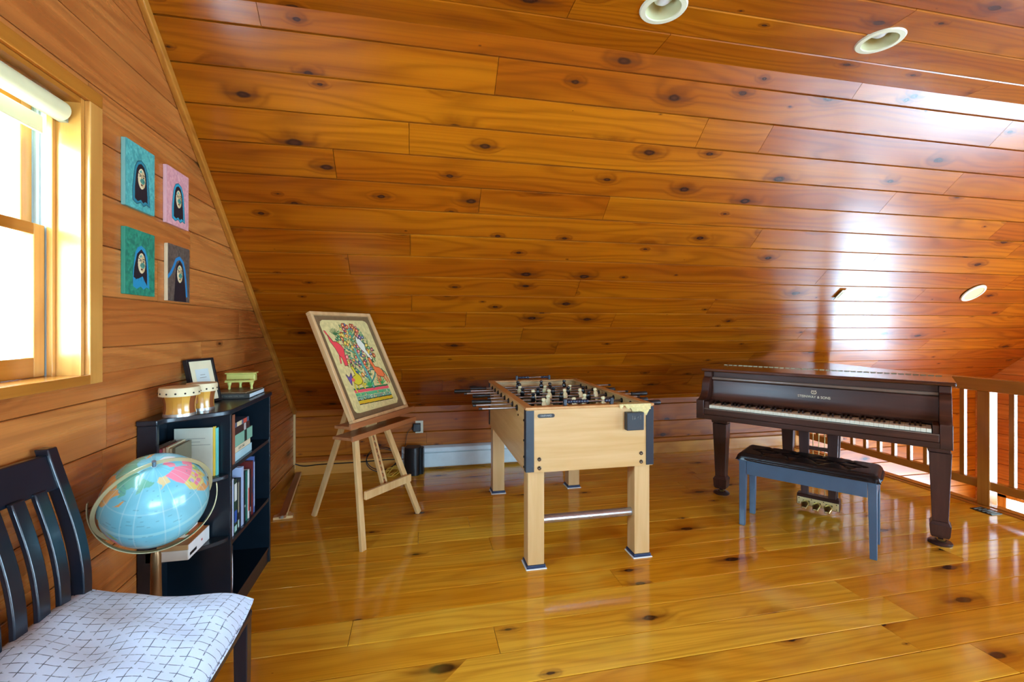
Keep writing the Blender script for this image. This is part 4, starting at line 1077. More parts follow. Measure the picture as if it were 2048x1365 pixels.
row = [('thick royal blue book at the near end of the middle shelf', (38, 84, 168), .17, .028, .268, [(.0, 1.0, (44, 96, 182))], None),
       ('pale blue and white book beside the royal blue one', (206, 216, 236), .165, .016, .262, [(.1, .9, (196, 210, 240))], None),
       ('dark green book with white upper spine', (22, 60, 44), .165, .030, .250, [(.60, .92, (222, 226, 214)), (.2, .42, (36, 86, 170)), (.03, .14, (170, 214, 200))], None),
       ('thin black book with a tan label', (30, 34, 36), .16, .015, .236, [(.35, .95, (150, 146, 120)), (.05, .2, (190, 220, 206))], None),
       ('charcoal book between the tan label and the pale lilac one', (46, 52, 62), .16, .014, .238, None, None),
       ('tall pale lilac hardback with large lettering', (176, 192, 224), .175, .024, .282, None, 'OF'),
       ('thin black paperback beside the lilac hardback', (26, 26, 32), .15, .012, .250, [(.3, .34, (200, 200, 200))], None),
       ('teal green book with a light spine title', (24, 110, 96), .15, .018, .246, None, None),
       ('white paperback with a red lower spine', (226, 226, 222), .15, .016, .244, [(.15, .62, (206, 84, 70))], None),
       ('slim black book right of the white paperback', (28, 26, 34), .15, .012, .236, [(.1, .2, (180, 180, 190))], None),
       ('dark red hardback near the far end of the shelf', (110, 36, 34), .16, .022, .272, [(.4, .7, (70, 50, 60))], None),
       ('slim blue and white book at the far end of the middle shelf', (80, 104, 160), .155, .012, .288, [(.1, .9, (196, 208, 236))], None)]
y = ym
for (lb, col, D, T_, H, band, ti) in row:
    gap = .004 if T_ < .02 else .006
    book(lb, col, D, T_, H, stand(y, S2 + .0005, XF - .016 - D), band, title=ti); y += T_ + gap + .006
# upper shelf: two upright books, then a stack lying flat
book('cream paperback standing at the near end of the upper shelf', (214, 206, 176), .165, .020, .222, stand(ym + .006, S1 + .0005, XF - .014 - .165))
book('brown hardback standing beside the flat stack of books', (150, 92, 66), .17, .030, .226, stand(ym + .032, S1 + .0005, XF - .012 - .17))
def lie(y, z, x): # spine to the room, lying flat: local y(thickness) -> up, local z(height) -> +y
    return Matrix.Translation((x, y, z)) @ Matrix(((1, 0, 0, 0), (0, 0, 1, 0), (0, 1, 0, 0), (0, 0, 0, 1)))
zz = S1 + .0005
for lb, col, D, T_, H, ti, tc in (('pale blue hardback at the bottom of the flat stack', (176, 214, 220), .165, .038, .235, None, (40, 60, 60)),
                              ('cream book titled in dark capitals, second in the flat stack', (226, 214, 178), .155, .026, .215, 'LAST CALL', (60, 60, 50)),
                              ('thick sage green hardback in the middle of the flat stack', (132, 184, 158), .165, .056, .245, None, (30, 40, 36)),
                              ('dark brown book near the top of the flat stack', (58, 38, 40), .16, .034, .205, None, (226, 220, 214)),
                              ('multicoloured paperback on top of the flat stack', (84, 96, 120), .15, .022, .195, None, (0, 0, 0))):
    o = book(lb, col, D, T_, H, lie(ym + .070, zz, XF - .020 - D), [(.62, .85, (206, 80, 60)), (.2, .5, (214, 200, 160))] if col == (84, 96, 120) else ([(.55, .68, (30, 44, 40))] if col == (132, 184, 158) else [(.62, .75, (196, 188, 184))] if col == (58, 38, 40) else None))
    if ti: text(ti, T_ * .62, plain('ink_%d_%d_%d' % tc, tc, .5), o, frame_M((D + .0005, T_ / 2, H * .45), (0, 0, 1), (0, 1, 0), (1, 0, 0)), .0001, 'title')
    zz += T_ + .001
# lowest bay: dark slipcase with white brush mark
sc = thing('picture_book', 'dark teal picture book with white brush mark in the lowest bay', 'book', M=stand(ym + .002, S0 + .0005, XF - .185))
box('cover', plain('slip_teal', (20, 44, 56), .4), sc, 0, .17, 0, .045, 0, .235, .001)
pm = MB(frame_M((.1705, .022, .12), (0, 1, 0), (0, 0, 1), (1, 0, 0)))
pm.tube([(-.012, .085, 0), (.004, .09, 0), (.010, .06, 0), (.012, 0, 0), (.010, -.06, 0), (.002, -.09, 0), (-.010, -.1, 0)], .0028, 6); pm.tube([(.010, .02, 0), (-.004, .0, 0), (-.006, -.03, 0), (.010, -.05, 0)], .0028, 6)
pm.build('brush_mark', plain('white_ink', (232, 236, 236), .5), sc)

# curved end, upper shelf: sheet-music folder, records, sea shell
MF = Matrix.Translation((XL, 0, 0))
fo = thing('music_folder', 'tall pale sheet-music folder with yellow edge on the curved shelf', 'folder', M=Matrix.Translation((XL + .052, YN - .022, .6725)))
box('cover_sheet', plain('folder_paper', (206, 208, 190), .6, var=.08), fo, 0, .148, -.012, -.004, 0, .212, .001)
for k, w in enumerate((.07, .05, .09)): box('printed_line', plain('print_grey', (150, 154, 142), .6), fo, .05, .05 + w, -.0124, -.012, .165 - k * .014, .1675 - k * .014)
box('yellow_edge', plain('yellow_edge', (232, 196, 70), .5), fo, .1485, .157, -.010, .004, 0, .215, .001)
box('blue_edge', plain('cyan_edge', (110, 206, 200), .5), fo, .1575, .164, -.006, .012, 0, .208, .001)
rcol = [(140, 128, 104), (226, 220, 206), (120, 110, 92), (224, 96, 116), (232, 178, 150), (226, 214, 176), (216, 208, 168), (120, 116, 92)]
names = ['grey', 'white', 'taupe', 'pink', 'peach', 'cream', 'pale yellow', 'olive']
for k, (c, nm) in enumerate(zip(rcol, names)):
    b = book('thin %s songbook in the row behind the globe' % nm, c, .135, .009, .160 + .004 * (k % 3), Matrix.Translation((XL + .030 + k * .0118, YN - .040, .6725)) @ Matrix.Rotation(R_(-90), 4, 'Z'))
sh = thing('sea_shell', 'tan ribbed scallop shell leaning on the curved shelf', 'shell', M=Matrix.Translation((XL + .036, YN - .190, .674)) @ Matrix.Rotation(R_(22), 4, 'Z') @ Matrix.Rotation(R_(78), 4, 'X'))
def shell_fn(u, v):
    a = R_(-80 + 160 * u); r = .078 * v * (1 + .035 * math.cos(u * 60 * 1.0) * v); return (.03 + r * math.sin(a) * .8, r * math.cos(a), .020 * math.sin(math.pi * v * .9) + .0025 * math.cos(u * 60) * v)
s_ = MB().grid(shell_fn, 60, 12).build('valve', plain('shell_tan', (196, 152, 100), .45, var=.2, scale=40), sh, smooth=60)
sd = s_.modifiers.new('t', 'SOLIDIFY'); sd.thickness = .002
MB().box(.012, .048, -.008, .006, -.002, .008).build('hinge_ear', plain('shell_tan', (196, 152, 100), .45), sh, bevel=.003)
# curved end, lower shelf: white box file with books on top
bf = thing('box_file', 'white box file with a tan lid on the lower curved shelf', 'box', M=Matrix.Translation((XL + .030, YN - .205, .3955)))
box('body', plain('box_white', (226, 222, 206), .5), bf, 0, .150, 0, .19, 0, .040, .002)
box('lid', plain('box_tan', (190, 150, 98), .5), bf, 0, .1492, .0005, .1895, .0402, .060, .002)
box('side_label', plain('label_white', (240, 240, 236), .5), bf, .1502, .1510, .002, .188, .001, .059)
box('label_tag', plain('tag_black', (20, 20, 22), .5), bf, .1511, .1515, .012, .07, .012, .024)
box('red_mark', plain('tag_red', (196, 60, 50), .5), bf, .1511, .1515, .112, .122, .026, .034)
book('orange paperback lying on the white box file', (226, 122, 48), .10, .016, .12, lie(YN - .14, .3955 + .0605, XL + .06), None)
book('white paperback on top of the orange one behind the globe', (222, 226, 216), .085, .012, .11, lie(YN - .15, .3955 + .078, XL + .06), [(.0, .3, (90, 170, 130))])

# ------------------------------------------------------------------ on top of the bookshelf
bg = thing('bongo_drums', 'pair of striped wooden bongo drums on the bookshelf', 'drum', (XL + .105, 2.142, ZT))
def bongo(x, y, r, h):
    M = Matrix.Translation((x, y, 0))
    cols = [plain('stave_amber', (206, 146, 56), .25, coat=.5, var=.12), plain('stave_brown', (140, 78, 42), .25, coat=.5, var=.12), plain('stave_gold', (220, 166, 72), .25, coat=.5, var=.12)]
    n = 12; body = None
    for k in range(n):
        a0, a1 = 2 * math.pi * k / n, 2 * math.pi * (k + .985) / n
        def fn(u, v, a0=a0, a1=a1):
            a = a0 + (a1 - a0) * u; rr = r * (.80 + .16 * v ** 1.6 - .075 * math.sin(math.pi * v)); return (rr * math.cos(a), rr * math.sin(a), .012 + v * (h - .03))
        MB(M).grid(fn, 4, 10).build('stave', cols[(k * 2 + k // 3) % 3], bg, smooth=60)
    MB(M).lathe([(r * .77, 0), (r * .81, 0), (r * .81, .012), (r * .77, .012)], 36).build('bottom_ring', plain('ring_steel', (206, 204, 196), .3, .8), bg, smooth=40)
    hd = MB(M).lathe([(r * .93, h - .034), (r * 1.0, h - .034), (r * 1.0, h - .008), (r * .96, h), (r * .5, h + .001), (0, h + .001)], 40).build('drum_head', plain('skin', (230, 214, 170), .5, var=.08), bg, smooth=40)
    for k in range(14):
        a = 2 * math.pi * k / 14
        MB(M @ frame_M((r * math.cos(a), r * math.sin(a), h - .022), (-math.sin(a), math.cos(a), 0), (0, 0, 1), (math.cos(a), math.sin(a), 0))).lathe([(.0042, -.001), (.003, .002), (0, .003)], 8).build('tack', DARKM, hd, smooth=60)
bongo(0, 0, .072, .118); bongo(.030, .128, .060, .118)
box('bridge_block', plain('stave_brown', (140, 78, 42), .25), bg, -.005, .035, .056, .082, .035, .08)
# framed certificate leaning on the wall
cf = thing('framed_print', 'black framed print leaning on the wall behind the bongos', 'picture frame')
w_, h_ = .165, .215
ey = V((math.cos(R_(72)), math.sin(R_(72)), 0)); lean = R_(13); bb_ = V((-ey.y, ey.x, 0)); uu = V((0, 0, math.cos(lean))) + bb_ * math.sin(lean)
cf.matrix_basis = frame_M((XL + .068, 2.365, ZT + .0045), ey, uu, ey.cross(uu))
for a, b, c, d in ((0, w_, 0, .011), (0, w_, h_ - .011, h_), (0, .011, .011, h_ - .011), (w_ - .011, w_, .011, h_ - .011)): box('frame_rail', plain('frame_black', (22, 24, 28), .3), cf, a, b, c, d, -.018, .004, .001)
box('mat_board', plain('mat_cream', (232, 220, 180), .6), cf, .011, w_ - .011, .011, h_ - .011, -.010, -.004)
box('print', plain('print_pale', (206, 216, 210), .6), cf, .045, .125, .055, .165, -.0039, -.0032)
for k, (w1, yy) in enumerate(((.03, .135), (.04, .122), (.03, .085), (.05, .07))): box('print_line', plain('print_grey', (150, 154, 142), .6), cf, .085 - w1 / 2, .085 + w1 / 2, yy, yy + .003, -.0031, -.0028)
for o_, a in ((0, 0),): pass
# stack of magazines with a toy piano on it
zb = ZT + .0005
big = thing('hardcover_book', 'large dark hardcover lying at the far end of the bookshelf top', 'book', M=Matrix.Translation((XL + .030, 2.575, zb)))
box('cover', plain('book_charcoal', (62, 62, 60), .4), big, 0, .20, 0, .235, 0, .003, .001); box('cover', plain('book_charcoal', (62, 62, 60), .4), big, 0, .20, 0, .235, .021, .024, .001)
box('spine', plain('book_spine', (66, 66, 62), .4), big, 0, .20, -.003, 0, 0, .024, .001)
box('pages', plain('pages_white', (216, 226, 228), .7), big, .004, .198, .001, .232, .0031, .0209)
text('JOHN LENNON  THE NEW YORK YEARS', .0088, plain('spine_letter', (150, 148, 130), .5), big, frame_M((.095, -.0032, .012), (1, 0, 0), (0, 0, 1), (0, -1, 0)), .0001, 'title')
mg = thing('magazine', 'thin brown magazine lying on the dark hardcover', 'magazine', M=Matrix.Translation((XL + .040, 2.60, zb + .0245)) @ Matrix.Rotation(R_(-6), 4, 'Z'))
box('pages', plain('mag_brown', (140, 112, 82), .4), mg, 0, .17, 0, .20, 0, .006, .001)
TOY = plain('yellow_ceramic', (208, 206, 112), .3, coat=.4, var=.08)
ty = thing('toy_piano', 'small yellow-green ceramic grand piano on the magazine', 'ornament', (XL + .140, 2.745, zb + .031), R_(2)); ty.scale = (1.25, 1.25, 1.25)
bd = MB().prism([(-.055, -.03), (.055, -.03), (.055, .005), (.030, .035), (.0, .055), (-.035, .06), (-.055, .045)], .034, .066).build('body', TOY, ty, bevel=.003)
MB().prism([(-.060, -.034), (.060, -.034), (.060, .008), (.033, .04), (.0, .06), (-.038, .065), (-.060, .05)], .0662, .0715).build('lid', TOY, ty, bevel=.002)
kb2 = MB(frame_M((0, 0, 0), (0, 1, 0), (0, 0, 1), (1, 0, 0))).prism([(-.052, .032), (-.052, .040), (-.031, .044), (-.031, .030)], -.054, .054).build('keyboard', TOY, ty, bevel=.001)
kk = MB()
for k in range(17): box('key', plain('toy_key', (160, 150, 70), .4), kb2, -.050 + k * .006, -.0465 + k * .006, -.0525, -.036, .0405, .0438) if k % 1 == 0 else None
for x, y in ((-.043, -.03), (.043, -.03), (-.02, .035)): MB().lathe([(.005, 0), (.006, .004), (.0045, .012), (.0085, .026), (.0095, .034)], 12, Matrix.Translation((x, y, 0))).build('leg', TOY, ty, smooth=60)

# ------------------------------------------------------------------ globe on a floor stand
GC = V((-.862, 1.764, .737)); GR = .152
gl = thing('globe', 'pale blue world globe on a tall brass floor stand', 'globe', (GC.x, GC.y, 0))
BRZ = plain('bronze_pole', (134, 98, 62), .3, .6); RINGM = plain('ring_brass', (196, 186, 142), .35, .4)
gc = V((0, 0, GC.z))
# colour map: lat/long polygons of the continents
NW, NH = 320, 160
p = Paint(NW, NH, 2.0, (120, 188, 200), 21)
def ll(lon, lat): return ((lon % 360) / 180.0, (lat + 90) / 180.0)
def land(pts, col):
    q = [((lo) / 180.0, (la + 90) / 180.0) for lo, la in pts]; p.poly(q, col)
    if max(lo for lo, la in pts) > 360: p.poly([(x - 2.0, y) for x, y in q], col)
p.mottle((150, 222, 230), 12, .5); p.mottle((104, 186, 206), 10, .35)
for la in (2, -24): p.put(abs(p.Y - (la + 90) / 180) < .012, (176, 222, 214), .55)
PK, OR, YE, GN, TAN, LI = (234, 132, 150), (224, 160, 96), (222, 200, 110), (132, 182, 128), (214, 190, 140), (196, 160, 200)
land([(28, 70), (40, 66), (60, 69), (75, 73), (100, 77), (115, 74), (140, 73), (165, 70), (188, 66), (180, 62), (165, 60), (162, 55), (156, 52), (155, 60), (142, 59), (135, 54), (140, 50), (132, 43), (127, 50), (118, 50), (105, 50), (87, 49), (70, 54), (55, 51), (48, 46), (38, 47), (30, 54)], (112, 176, 150))
land([(74, 39), (80, 49), (90, 48), (97, 43), (110, 43), (120, 50), (130, 47), (122, 40), (121, 31), (117, 24), (108, 20), (100, 22), (92, 28), (80, 31)], OR)
land([(87, 49), (98, 52), (116, 50), (112, 44), (98, 43)], OR)
land([(68, 24), (76, 33), (88, 27), (92, 22), (82, 16), (78, 8), (73, 18)], OR)
land([(92, 22), (100, 21), (108, 16), (106, 9), (102, 13), (101, 3), (98, 10)], LI)
land([(48, 46), (60, 50), (74, 45), (72, 37), (62, 36), (52, 38)], GN); land([(26, 40), (42, 41), (60, 36), (62, 25), (52, 27), (44, 13), (36, 28)], TAN)
land([(350, 36), (352, 43), (358, 48), (368, 54), (372, 58), (388, 60), (390, 54), (388, 46), (384, 38), (374, 44), (366, 43)], GN)
land([(365, 58), (372, 56), (384, 66), (390, 70), (376, 68)], OR)
land([(343, 15), (350, 33), (371, 37), (392, 31), (403, 12), (411, 11), (400, -4), (394, -25), (378, -34), (372, -12), (369, 4), (353, 5)], YE)
land([(114, -22), (122, -18), (131, -12), (137, -12), (142, -11), (146, -19), (153, -27), (148, -38), (138, -35), (129, -32), (115, -34)], PK)
land([(131, -1), (141, -3), (150, -9), (141, -9)], GN); land([(95, 5), (104, -3), (106, -6), (100, -1)], GN); land([(109, 1), (117, 6), (118, 0), (114, -4)], OR)
land([(130, 32), (136, 35), (141, 42), (145, 44), (141, 36)], OR)
land([(192, 66), (200, 71), (219, 70), (219, 60), (208, 60), (196, 55), (202, 60)], TAN)
land([(219, 70), (240, 70), (266, 69), (275, 62), (282, 52), (282, 60), (296, 60), (304, 52), (292, 46), (270, 49), (236, 49), (228, 57)], PK)
land([(236, 49), (270, 49), (285, 45), (290, 44), (279, 33), (279, 25), (270, 30), (263, 26), (243, 33), (236, 40)], YE)
for k in range(26): land([(238 + 50 * p.r.rand(), 27 + 20 * p.r.rand())] * 1 and (lambda lo, la: [(lo, la), (lo + 6, la), (lo + 6, la + 5), (lo, la + 5)])(240 + 42 * p.r.rand(), 31 + 13 * p.r.rand()), [GN, LI, YE, OR, PK][k % 5])
land([(243, 32), (255, 31), (263, 26), (264, 18), (272, 21), (274, 16), (283, 8), (275, 11), (264, 16), (254, 20)], OR)
land([(283, 8), (300, 8), (310, 0), (325, -7), (318, -23), (303, -38), (292, -54), (286, -45), (289, -18), (279, -5)], GN)
land([(304, 76), (320, 82), (340, 80), (335, 70), (316, 60)], (230, 232, 226)); p.put(p.Y < .085, (232, 234, 230)); 
land([(260, 74), (280, 82), (300, 80), (285, 70), (270, 68)], PK)
p.put((p.Y > .985), (214, 226, 236))
for k in range(260):
    x, y = p.r.rand() * 2, .2 + .62 * p.r.rand(); p.line([(x, y), (x + .015 + .03 * p.r.rand(), y + p.r.uniform(-.004, .004))], .0016, (96, 140, 150), .55)
for k in range(24): p.put(abs(p.X - k / 12) < .0022, (196, 220, 216), .5)
for la in (-60, -30, 30, 60): p.put(abs(p.Y - (la + 90) / 180) < .002, (196, 220, 216), .4)
cdir = (V((0, 0, 1.32)) - GC).normalized(); upv = (V((0, 0, 1)) - cdir * cdir.z).normalized(); lft = cdir.cross(upv)
if lft.dot(V((.98, -.205, 0))) > 0: lft = -lft
pole_dir = (cdir * .72 + upv * .69 + lft * .03).normalized()   # the north pole tilts towards the room
gx = pole_dir.cross(V((0, 1, 0))).normalized(); gy = pole_dir.cross(gx).normalized()
Mg = frame_M(gc, gx, gy, pole_dir)
if Mg.to_3x3().determinant() < 0: gy = -gy; Mg = frame_M(gc, gx, gy, pole_dir)
LON0 = R_(0)
def sph(u, v):
    lo = 2 * math.pi * u + LON0; la = math.pi * (v - .5); return (GR * math.cos(la) * math.cos(lo), GR * math.cos(la) * math.sin(lo), GR * math.sin(la))
# choose the rotation that turns 165 E towards the camera
cl = Mg.to_3x3().transposed() @ cdir; LON0 = math.atan2(cl.y, cl.x) - R_(188)
b = MB(Mg); b.grid(sph, NW - 1, NH - 1); me = b.mesh('globe_ball', paint_mat('globe_paper', .22, .5), 180); p.attach(me); link('ball', me, gl)
# meridian ring through the poles and the outer ring it hangs in
def ring_mesh(r0, r1, h, ax1, ax2, ax3, a0, a1, n=72):
    m = MB(); vs = []; 
    for k in range(n + 1):
        a = R_(a0 + (a1 - a0) * k / n); d = ax1 * math.cos(a) + ax2 * math.sin(a)
        for r, hh in ((r0, -h), (r1, -h), (r1, h), (r0, h)): vs.append(gc + d * r + ax3 * hh)
    fs = [(k * 4 + j, k * 4 + (j + 1) % 4, (k + 1) * 4 + (j + 1) % 4, (k + 1) * 4 + j) for k in range(n) for j in range(4)]
    fs += [(3, 2, 1, 0), tuple(n * 4 + j for j in range(4))]
    return m.add(vs, fs)
side = lft * .94 - upv * .34; side = (side - pole_dir * side.dot(pole_dir)).normalized(); nn = pole_dir.cross(side).normalized()
ring_mesh(.1565, .1685, .0018, pole_dir, side, nn, -180, 180).build('meridian_ring', RINGM, gl, smooth=50)
for s in (-1, 1): MB().tube([gc + pole_dir * s * .150, gc + pole_dir * s * .172], [.006, .006], 12).build('pivot_pin', plain('pin_steel', (130, 136, 150), .3, .8), gl, smooth=50)
ax = V((.93, .36, 0)).normalized(); dn = V((0, 0, -1)); n2 = ax.cross(dn)
ring_mesh(.1725, .1755, .0085, ax, dn, n2, -8, 188).build('cradle', RINGM, gl, smooth=50)
MB().lathe([(.012, .562), (.015, .545), (.015, .50), (.019, .30), (.022, .10), (.026, .04)], 24).build('pole', BRZ, gl, smooth=50)
MB().lathe([(.150, 0), (.155, .006), (.150, .014), (.06, .030), (.03, .042), (0, .042)], 40).build('base', plain('base_grey', (150, 150, 148), .4), gl, smooth=50)

# ------------------------------------------------------------------ chair and seat cushion
CHB = plain('black_chair_paint', (11, 24, 36), .28, spec=.55, coat=.35)
ch = thing('dining_chair', 'black wooden chair with curved slat back by the window', 'chair', (-.955, 1.335, 0))
# local: +x is forward (into the room), y along the back; back at x~0
CW = .215
def post_x(z):          # gentle S-curve of the back
    t = (z - .44) / .53; return -.078 * t + .052 * math.sin(math.pi * t) * (.9 - .5 * t) - .0
def slat(y, w, d, z0, z1, name, ys=0.0, n=16):
    m = MB(); vs = []
    for k in range(n + 1):
        t = k / n; z = z0 + (z1 - z0) * t; x = post_x(z); yy = y + ys * t; ww = w
        for a, b in ((-d / 2, -ww / 2), (d / 2, -ww / 2), (d / 2, ww / 2), (-d / 2, ww / 2)): vs.append((x + a, yy + b, z))
    fs = [(k * 4 + j, k * 4 + (j + 1) % 4, (k + 1) * 4 + (j + 1) % 4, (k + 1) * 4 + j) for k in range(n) for j in range(4)] + [(3, 2, 1, 0), tuple(n * 4 + j for j in range(4))]
    return m.add(vs, fs).build(name, CHB, ch, smooth=50, bevel=.003)
for s in (-1, 1):
    slat(s * CW, .036, .034, .0 + .44, .975, 'back_post', s * .0)
    MB().beam((-.012, s * CW, .44), (-.06, s * CW, 0), .036, .036, up=(0, 1, 0), w2=.028, t2=.028).build('rear_leg', CHB, ch, bevel=.003)
    MB().beam((.435, s * (CW - .01), .43), (.435, s * (CW - .01), 0), .040, .040, up=(0, 1, 0), w2=.032, t2=.032).build('front_leg', CHB, ch, bevel=.003)
    MB().box(.012, .412, s * CW - .011, s * CW + .011, .375, .43).build('side_rail', CHB, ch, bevel=.002)
    MB().box(.0, .415, s * CW - .009, s * CW + .009, .17, .195).build('side_stretcher', CHB, ch, bevel=.002)
for k in range(5): slat(-.145 + k * .0725, .040, .014, .47, .872, 'back_slat')
cr = MB(); vs = []; n = 20
for k in range(n + 1):
    y = -CW + .016 + (2 * CW - .032) * k / n; bow = -.02 * math.sin(math.pi * k / n)
    for x, z in ((post_x(.865) - .010 + bow, .862), (post_x(.865) + .010 + bow, .862), (post_x(.958) + .010 + bow, .958), (post_x(.958) - .010 + bow, .958)): vs.append((x, y, z))
cr.add(vs, [(k * 4 + j, k * 4 + (j + 1) % 4, (k + 1) * 4 + (j + 1) % 4, (k + 1) * 4 + j) for k in range(n) for j in range(4)] + [(3, 2, 1, 0), tuple(n * 4 + j for j in range(4))])
cr.build('crest_rail', CHB, ch, smooth=50, bevel=.003)
MB().box(.405, .427, -CW + .02, CW - .02, .375, .43).build('front_rail', CHB, ch, bevel=.002)
MB().box(-.01, .012, -CW + .02, CW - .02, .375, .43).build('rear_rail', CHB, ch, bevel=.002)
st = MB().prism([(.012, -CW - .005), (.452, -CW - .01), (.460, -CW + .01), (.462, CW - .01), (.452, CW + .01), (.012, CW + .005)], .4305, .452).build('seat', CHB, ch, bevel=.005)
# cushion: white cloth with a woven dark line pattern
t = NT('cushion_cloth'); co = t.n('ShaderNodeTexCoord').outputs['Object']
wob = t.n('ShaderNodeTexNoise'); t.l(co, wob.inputs['Vector']); wob.inputs['Scale'].default_value = 18; wv = t.mul(wob.outputs[1], (.0055, .0055, 0)); cw = t.addv(co, wv)
sp = t.n('ShaderNodeSeparateXYZ'); t.l(cw, sp.inputs[0])
def dashes(along, across, pitch, length):
    c = t.math('DIVIDE', across, pitch); cell = t.math('FLOOR', c); fr = t.math('ABSOLUTE', t.math('SUBTRACT', t.math('FRACT', c), .5))
    ln = t.ramp(fr, .022, .05, 1, 0)
    l = t.math('FRACT', t.math('ADD', t.math('DIVIDE', along, length), t.math('MULTIPLY', cell, .5)))
    return t.math('MULTIPLY', ln, t.ramp(l, .80, .86, 1, 0))
d1 = dashes(sp.outputs[0], sp.outputs[1], .025, .062); d2 = dashes(sp.outputs[1], sp.outputs[0], .031, .050)
dm = t.math('MAXIMUM', d1, t.math('MULTIPLY', d2, .9))
brk = t.ramp(t.noise(co, 60, 3), .35, .55)
wv2 = t.noise(t.mul(co, (260, 260, 260)), 1.0, 2)
base_c = t.mix(t.math('MULTIPLY', wv2, .35), s2l((222, 236, 255)), s2l((190, 210, 238)))
t.l(t.mix(t.math('MULTIPLY', dm, t.math('ADD', t.math('MULTIPLY', brk, .5), .45)), base_c, s2l((26, 38, 66))), t.b.inputs['Base Color'])
t.b.inputs['Roughness'].default_value = .85; t.b.inputs['Sheen Weight'].default_value = .2; t.bump(wv2, .25, .001)
cu = thing('seat_cushion', 'white cushion with dark woven line pattern on the black chair', 'cushion', (-.965, 1.325, .4525))
def cush(side):
    def fn(u, v):
        a, b = (u - .5) * 2, (v - .5) * 2
        X = .238 + a * .238 * (1 - .05 * b * b) ; Y = b * .255 * (1 - .05 * a * a)
        pr = ((1 - abs(a) ** 2.6) * (1 - abs(b) ** 2.6)) ** .5 if abs(a) < 1 and abs(b) < 1 else 0
        rise = .060 * max(0, -a - .1) ** 1.2 + .016 * (1 - a) * .5         # bunched up against the back
        sag = -.040 * max(0, a - .78) / .22 * (1 if True else 0)
        wr = .006 * math.sin(7 * X / .24 + 3 * b) * pr + .004 * math.sin(11 * b + 4 * a) * pr
        mid = .030 + rise * .55 + sag * .4 
        if side: z = mid + (.046 * pr + .0 + rise * .45 + wr)
        else: z = max(.0006, mid - .029 * pr ** .4 - rise * .55) if a < .80 else mid - .016 * pr
        return (X, Y, z)
    return fn
m = MB().grid(cush(1), 70, 70); m.grid(cush(0), 70, 70)
nb = 71 * 71
m.f[70 * 70:] = [f[::-1] for f in m.f[70 * 70:]]
m.build('cushion_body', t.m, cu, smooth=180)
edge = MB(); pth_ = []
f1 = cush(1)
for k in range(120):
    q = k / 120 * 4; i = int(q); s = q - i; u, v = ((s, 0), (1, s), (1 - s, 1), (0, 1 - s))[i]; pth_.append(V(f1(u, v)) + V((0, 0, .0)))
edge.tube(pth_, .0045, 8, closed=True); edge.build('piping', t.m, cu, smooth=60)
# ------------------------------------------------------------------ along the knee wall
rd_ = thing('baseboard_heater', 'long white baseboard heater along the low back wall', 'heater', (0, YK - .0165, 0))
WHT = plain('heater_white', (214, 232, 236), .35)
cp = MB(frame_M((0, 0, 0), (0, 0, 1), (0, -1, 0), (-1, 0, 0)))
hp = [(.020, 0), (.020, .052), (.030, .060), (.150, .062), (.158, .055), (.165, .060), (.196, .050), (.205, .030), (.212, .0)]
cv = MB(Matrix(((0, 0, 1, 0), (0, -1, 0, 0), (1, 0, 0, 0), (0, 0, 0, 1))))
cv.prism(hp[::-1], -.125, 1.40)
cv.build('cover', WHT, rd_, bevel=.002)
box('damper', plain('heater_grey', (150, 176, 180), .4), rd_, -.10, 1.38, -.0635, -.058, .152, .156)
for x in (-.129, 1.40): box('end_cap', WHT, rd_, x, x + .004 + .01 * (x > 0), -.066, 0, 0, .214, .002)
ol = thing('wall_outlet', 'white wall outlet above the heater with a black adapter', 'outlet', (.030, YK, .386))
box('plate', plain('outlet_white', (226, 222, 196), .4), ol, -.036, .036, -.006, 0, -.058, .058, .003)
for z in (-.022, .022): box('socket', plain('socket_white', (206, 202, 180), .4), ol, -.016, .016, -.008, -.0061, z - .014, z + .014, .003)
ad = thing('power_adapter', 'black power adapter plugged into the wall outlet', 'adapter', (.012, YK - .0085, .386))
box('body', BLK, ad, -.040, .030, -.050, 0, -.034, .040, .006)
box('strain_relief', BLK, ad, -.052, -.041, -.032, -.018, -.018, .004, .002)
def cable(name, label, pts, r, mat, smooth_n=6):
    P = [V(p) for p in pts]; out = []
    for i in range(len(P) - 1):
        a, b, c, d = P[max(i - 1, 0)], P[i], P[i + 1], P[min(i + 2, len(P) - 1)]
        for k in range(smooth_n):
            t = k / smooth_n; out.append(.5 * ((2 * b) + (c - a) * t + (2 * a - 5 * b + 4 * c - d) * t * t + (3 * b - a - 3 * c + d) * t ** 3))
    out.append(P[-1])
    return tag(MB().tube(out, r, 7).build(name, mat, None, smooth=60), label, 'cable')
cable('adapter_cord', 'thin black cord hanging from the power adapter', [(-.042, YK - .034, .380), (-.075, YK - .05, .350), (-.09, YK - .06, .28), (-.10, YK - .09, .22), (-.085, YK - .095, .20), (-.075, YK - .10, .216)], .0026, BLK)
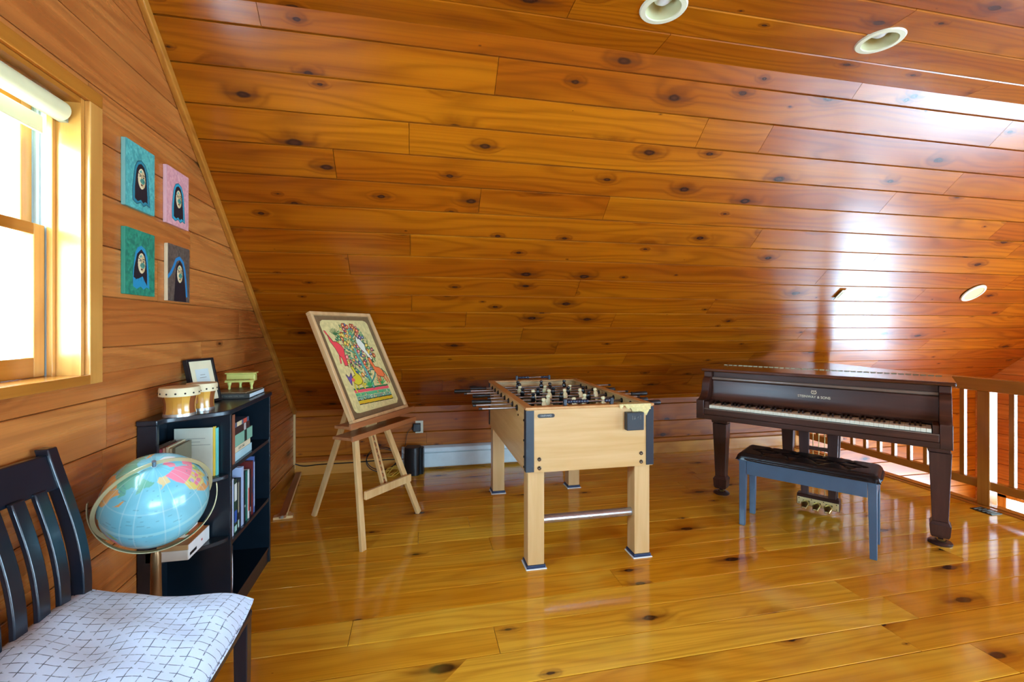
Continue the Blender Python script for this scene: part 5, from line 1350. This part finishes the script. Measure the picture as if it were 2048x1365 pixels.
cable('wall_cable', 'black cable running along the low back wall behind the easel', [(XL + .02, YK - .03, .11), (-.97, YK - .022, .085), (-.84, YK - .021, .092), (-.60, YK - .021, .092), (-.39, YK - .021, .096), (-.25, YK - .021, .10), (-.14, YK - .03, .10)], .0048, BLK)
lp = []
for k in range(34): a = R_(k * 22); lp.append((-.30 + .135 * math.cos(a), YK - .10 - .015 * math.sin(a * .5), .118 + .105 * math.sin(a) + .002 * k * .3))
cable('cable_loop', 'large upright coil of black cable between the easel legs', lp, .0038, BLK, 3)
yc = []
for k in range(44): a = R_(k * 40); yc.append((-.200 + (.075 - .0006 * k) * math.cos(a) + .01 * math.sin(k), YK - .20 + .02 * math.sin(a * 1.3), .045 + .034 * math.sin(a + .4) + .012 * math.sin(k * 1.7)))
cable('yellow_cable', 'small yellow cable coil on the floor beside the black speaker', [(x, y, max(.006, z)) for x, y, z in yc], .0036, plain('cable_yellow', (206, 160, 50), .4), 3)
spk = thing('computer_speaker', 'black upright speaker box standing before the heater end', 'speaker', (-.012, 4.215, 0), R_(-12)); spk.scale = (1.3, 1, 1.05)
def spk_fn(u, v):
    a = R_(-90 + 180 * u); return (-.055 + .022 * math.cos(a) * .0 + (.055 + .0) * math.sin(a) * 1.0, -.06 - .028 * math.cos(a), .0 + v * .235)
cb_ = MB(); pts = [(-.062, .045), (-.062, -.05)] + [(-.012 + .05 * math.sin(R_(-90 + k * 15)), -.05 - .026 * math.cos(R_(-90 + k * 15))) for k in range(1, 12)] + [(.038, -.05), (.038, .045)]
cb_.prism(pts, 0, .236).build('cabinet', BLK, spk, smooth=35, bevel=.004)
box('side_grille', plain('grille', (26, 30, 34), .6), spk, .0385, .052, -.035, .04, .004, .228, .003)
MB().box(.0525, .062, -.02, .035, .0, .225).build('rear_plate', BLK, spk, bevel=.002)
pw = thing('white_plug', 'small white plug box on the floor by the black speaker', 'plug', (-.125, 4.27, 0))
box('body', plain('plug_white', (206, 208, 200), .5), pw, -.018, .018, -.02, .02, 0, .12, .004)
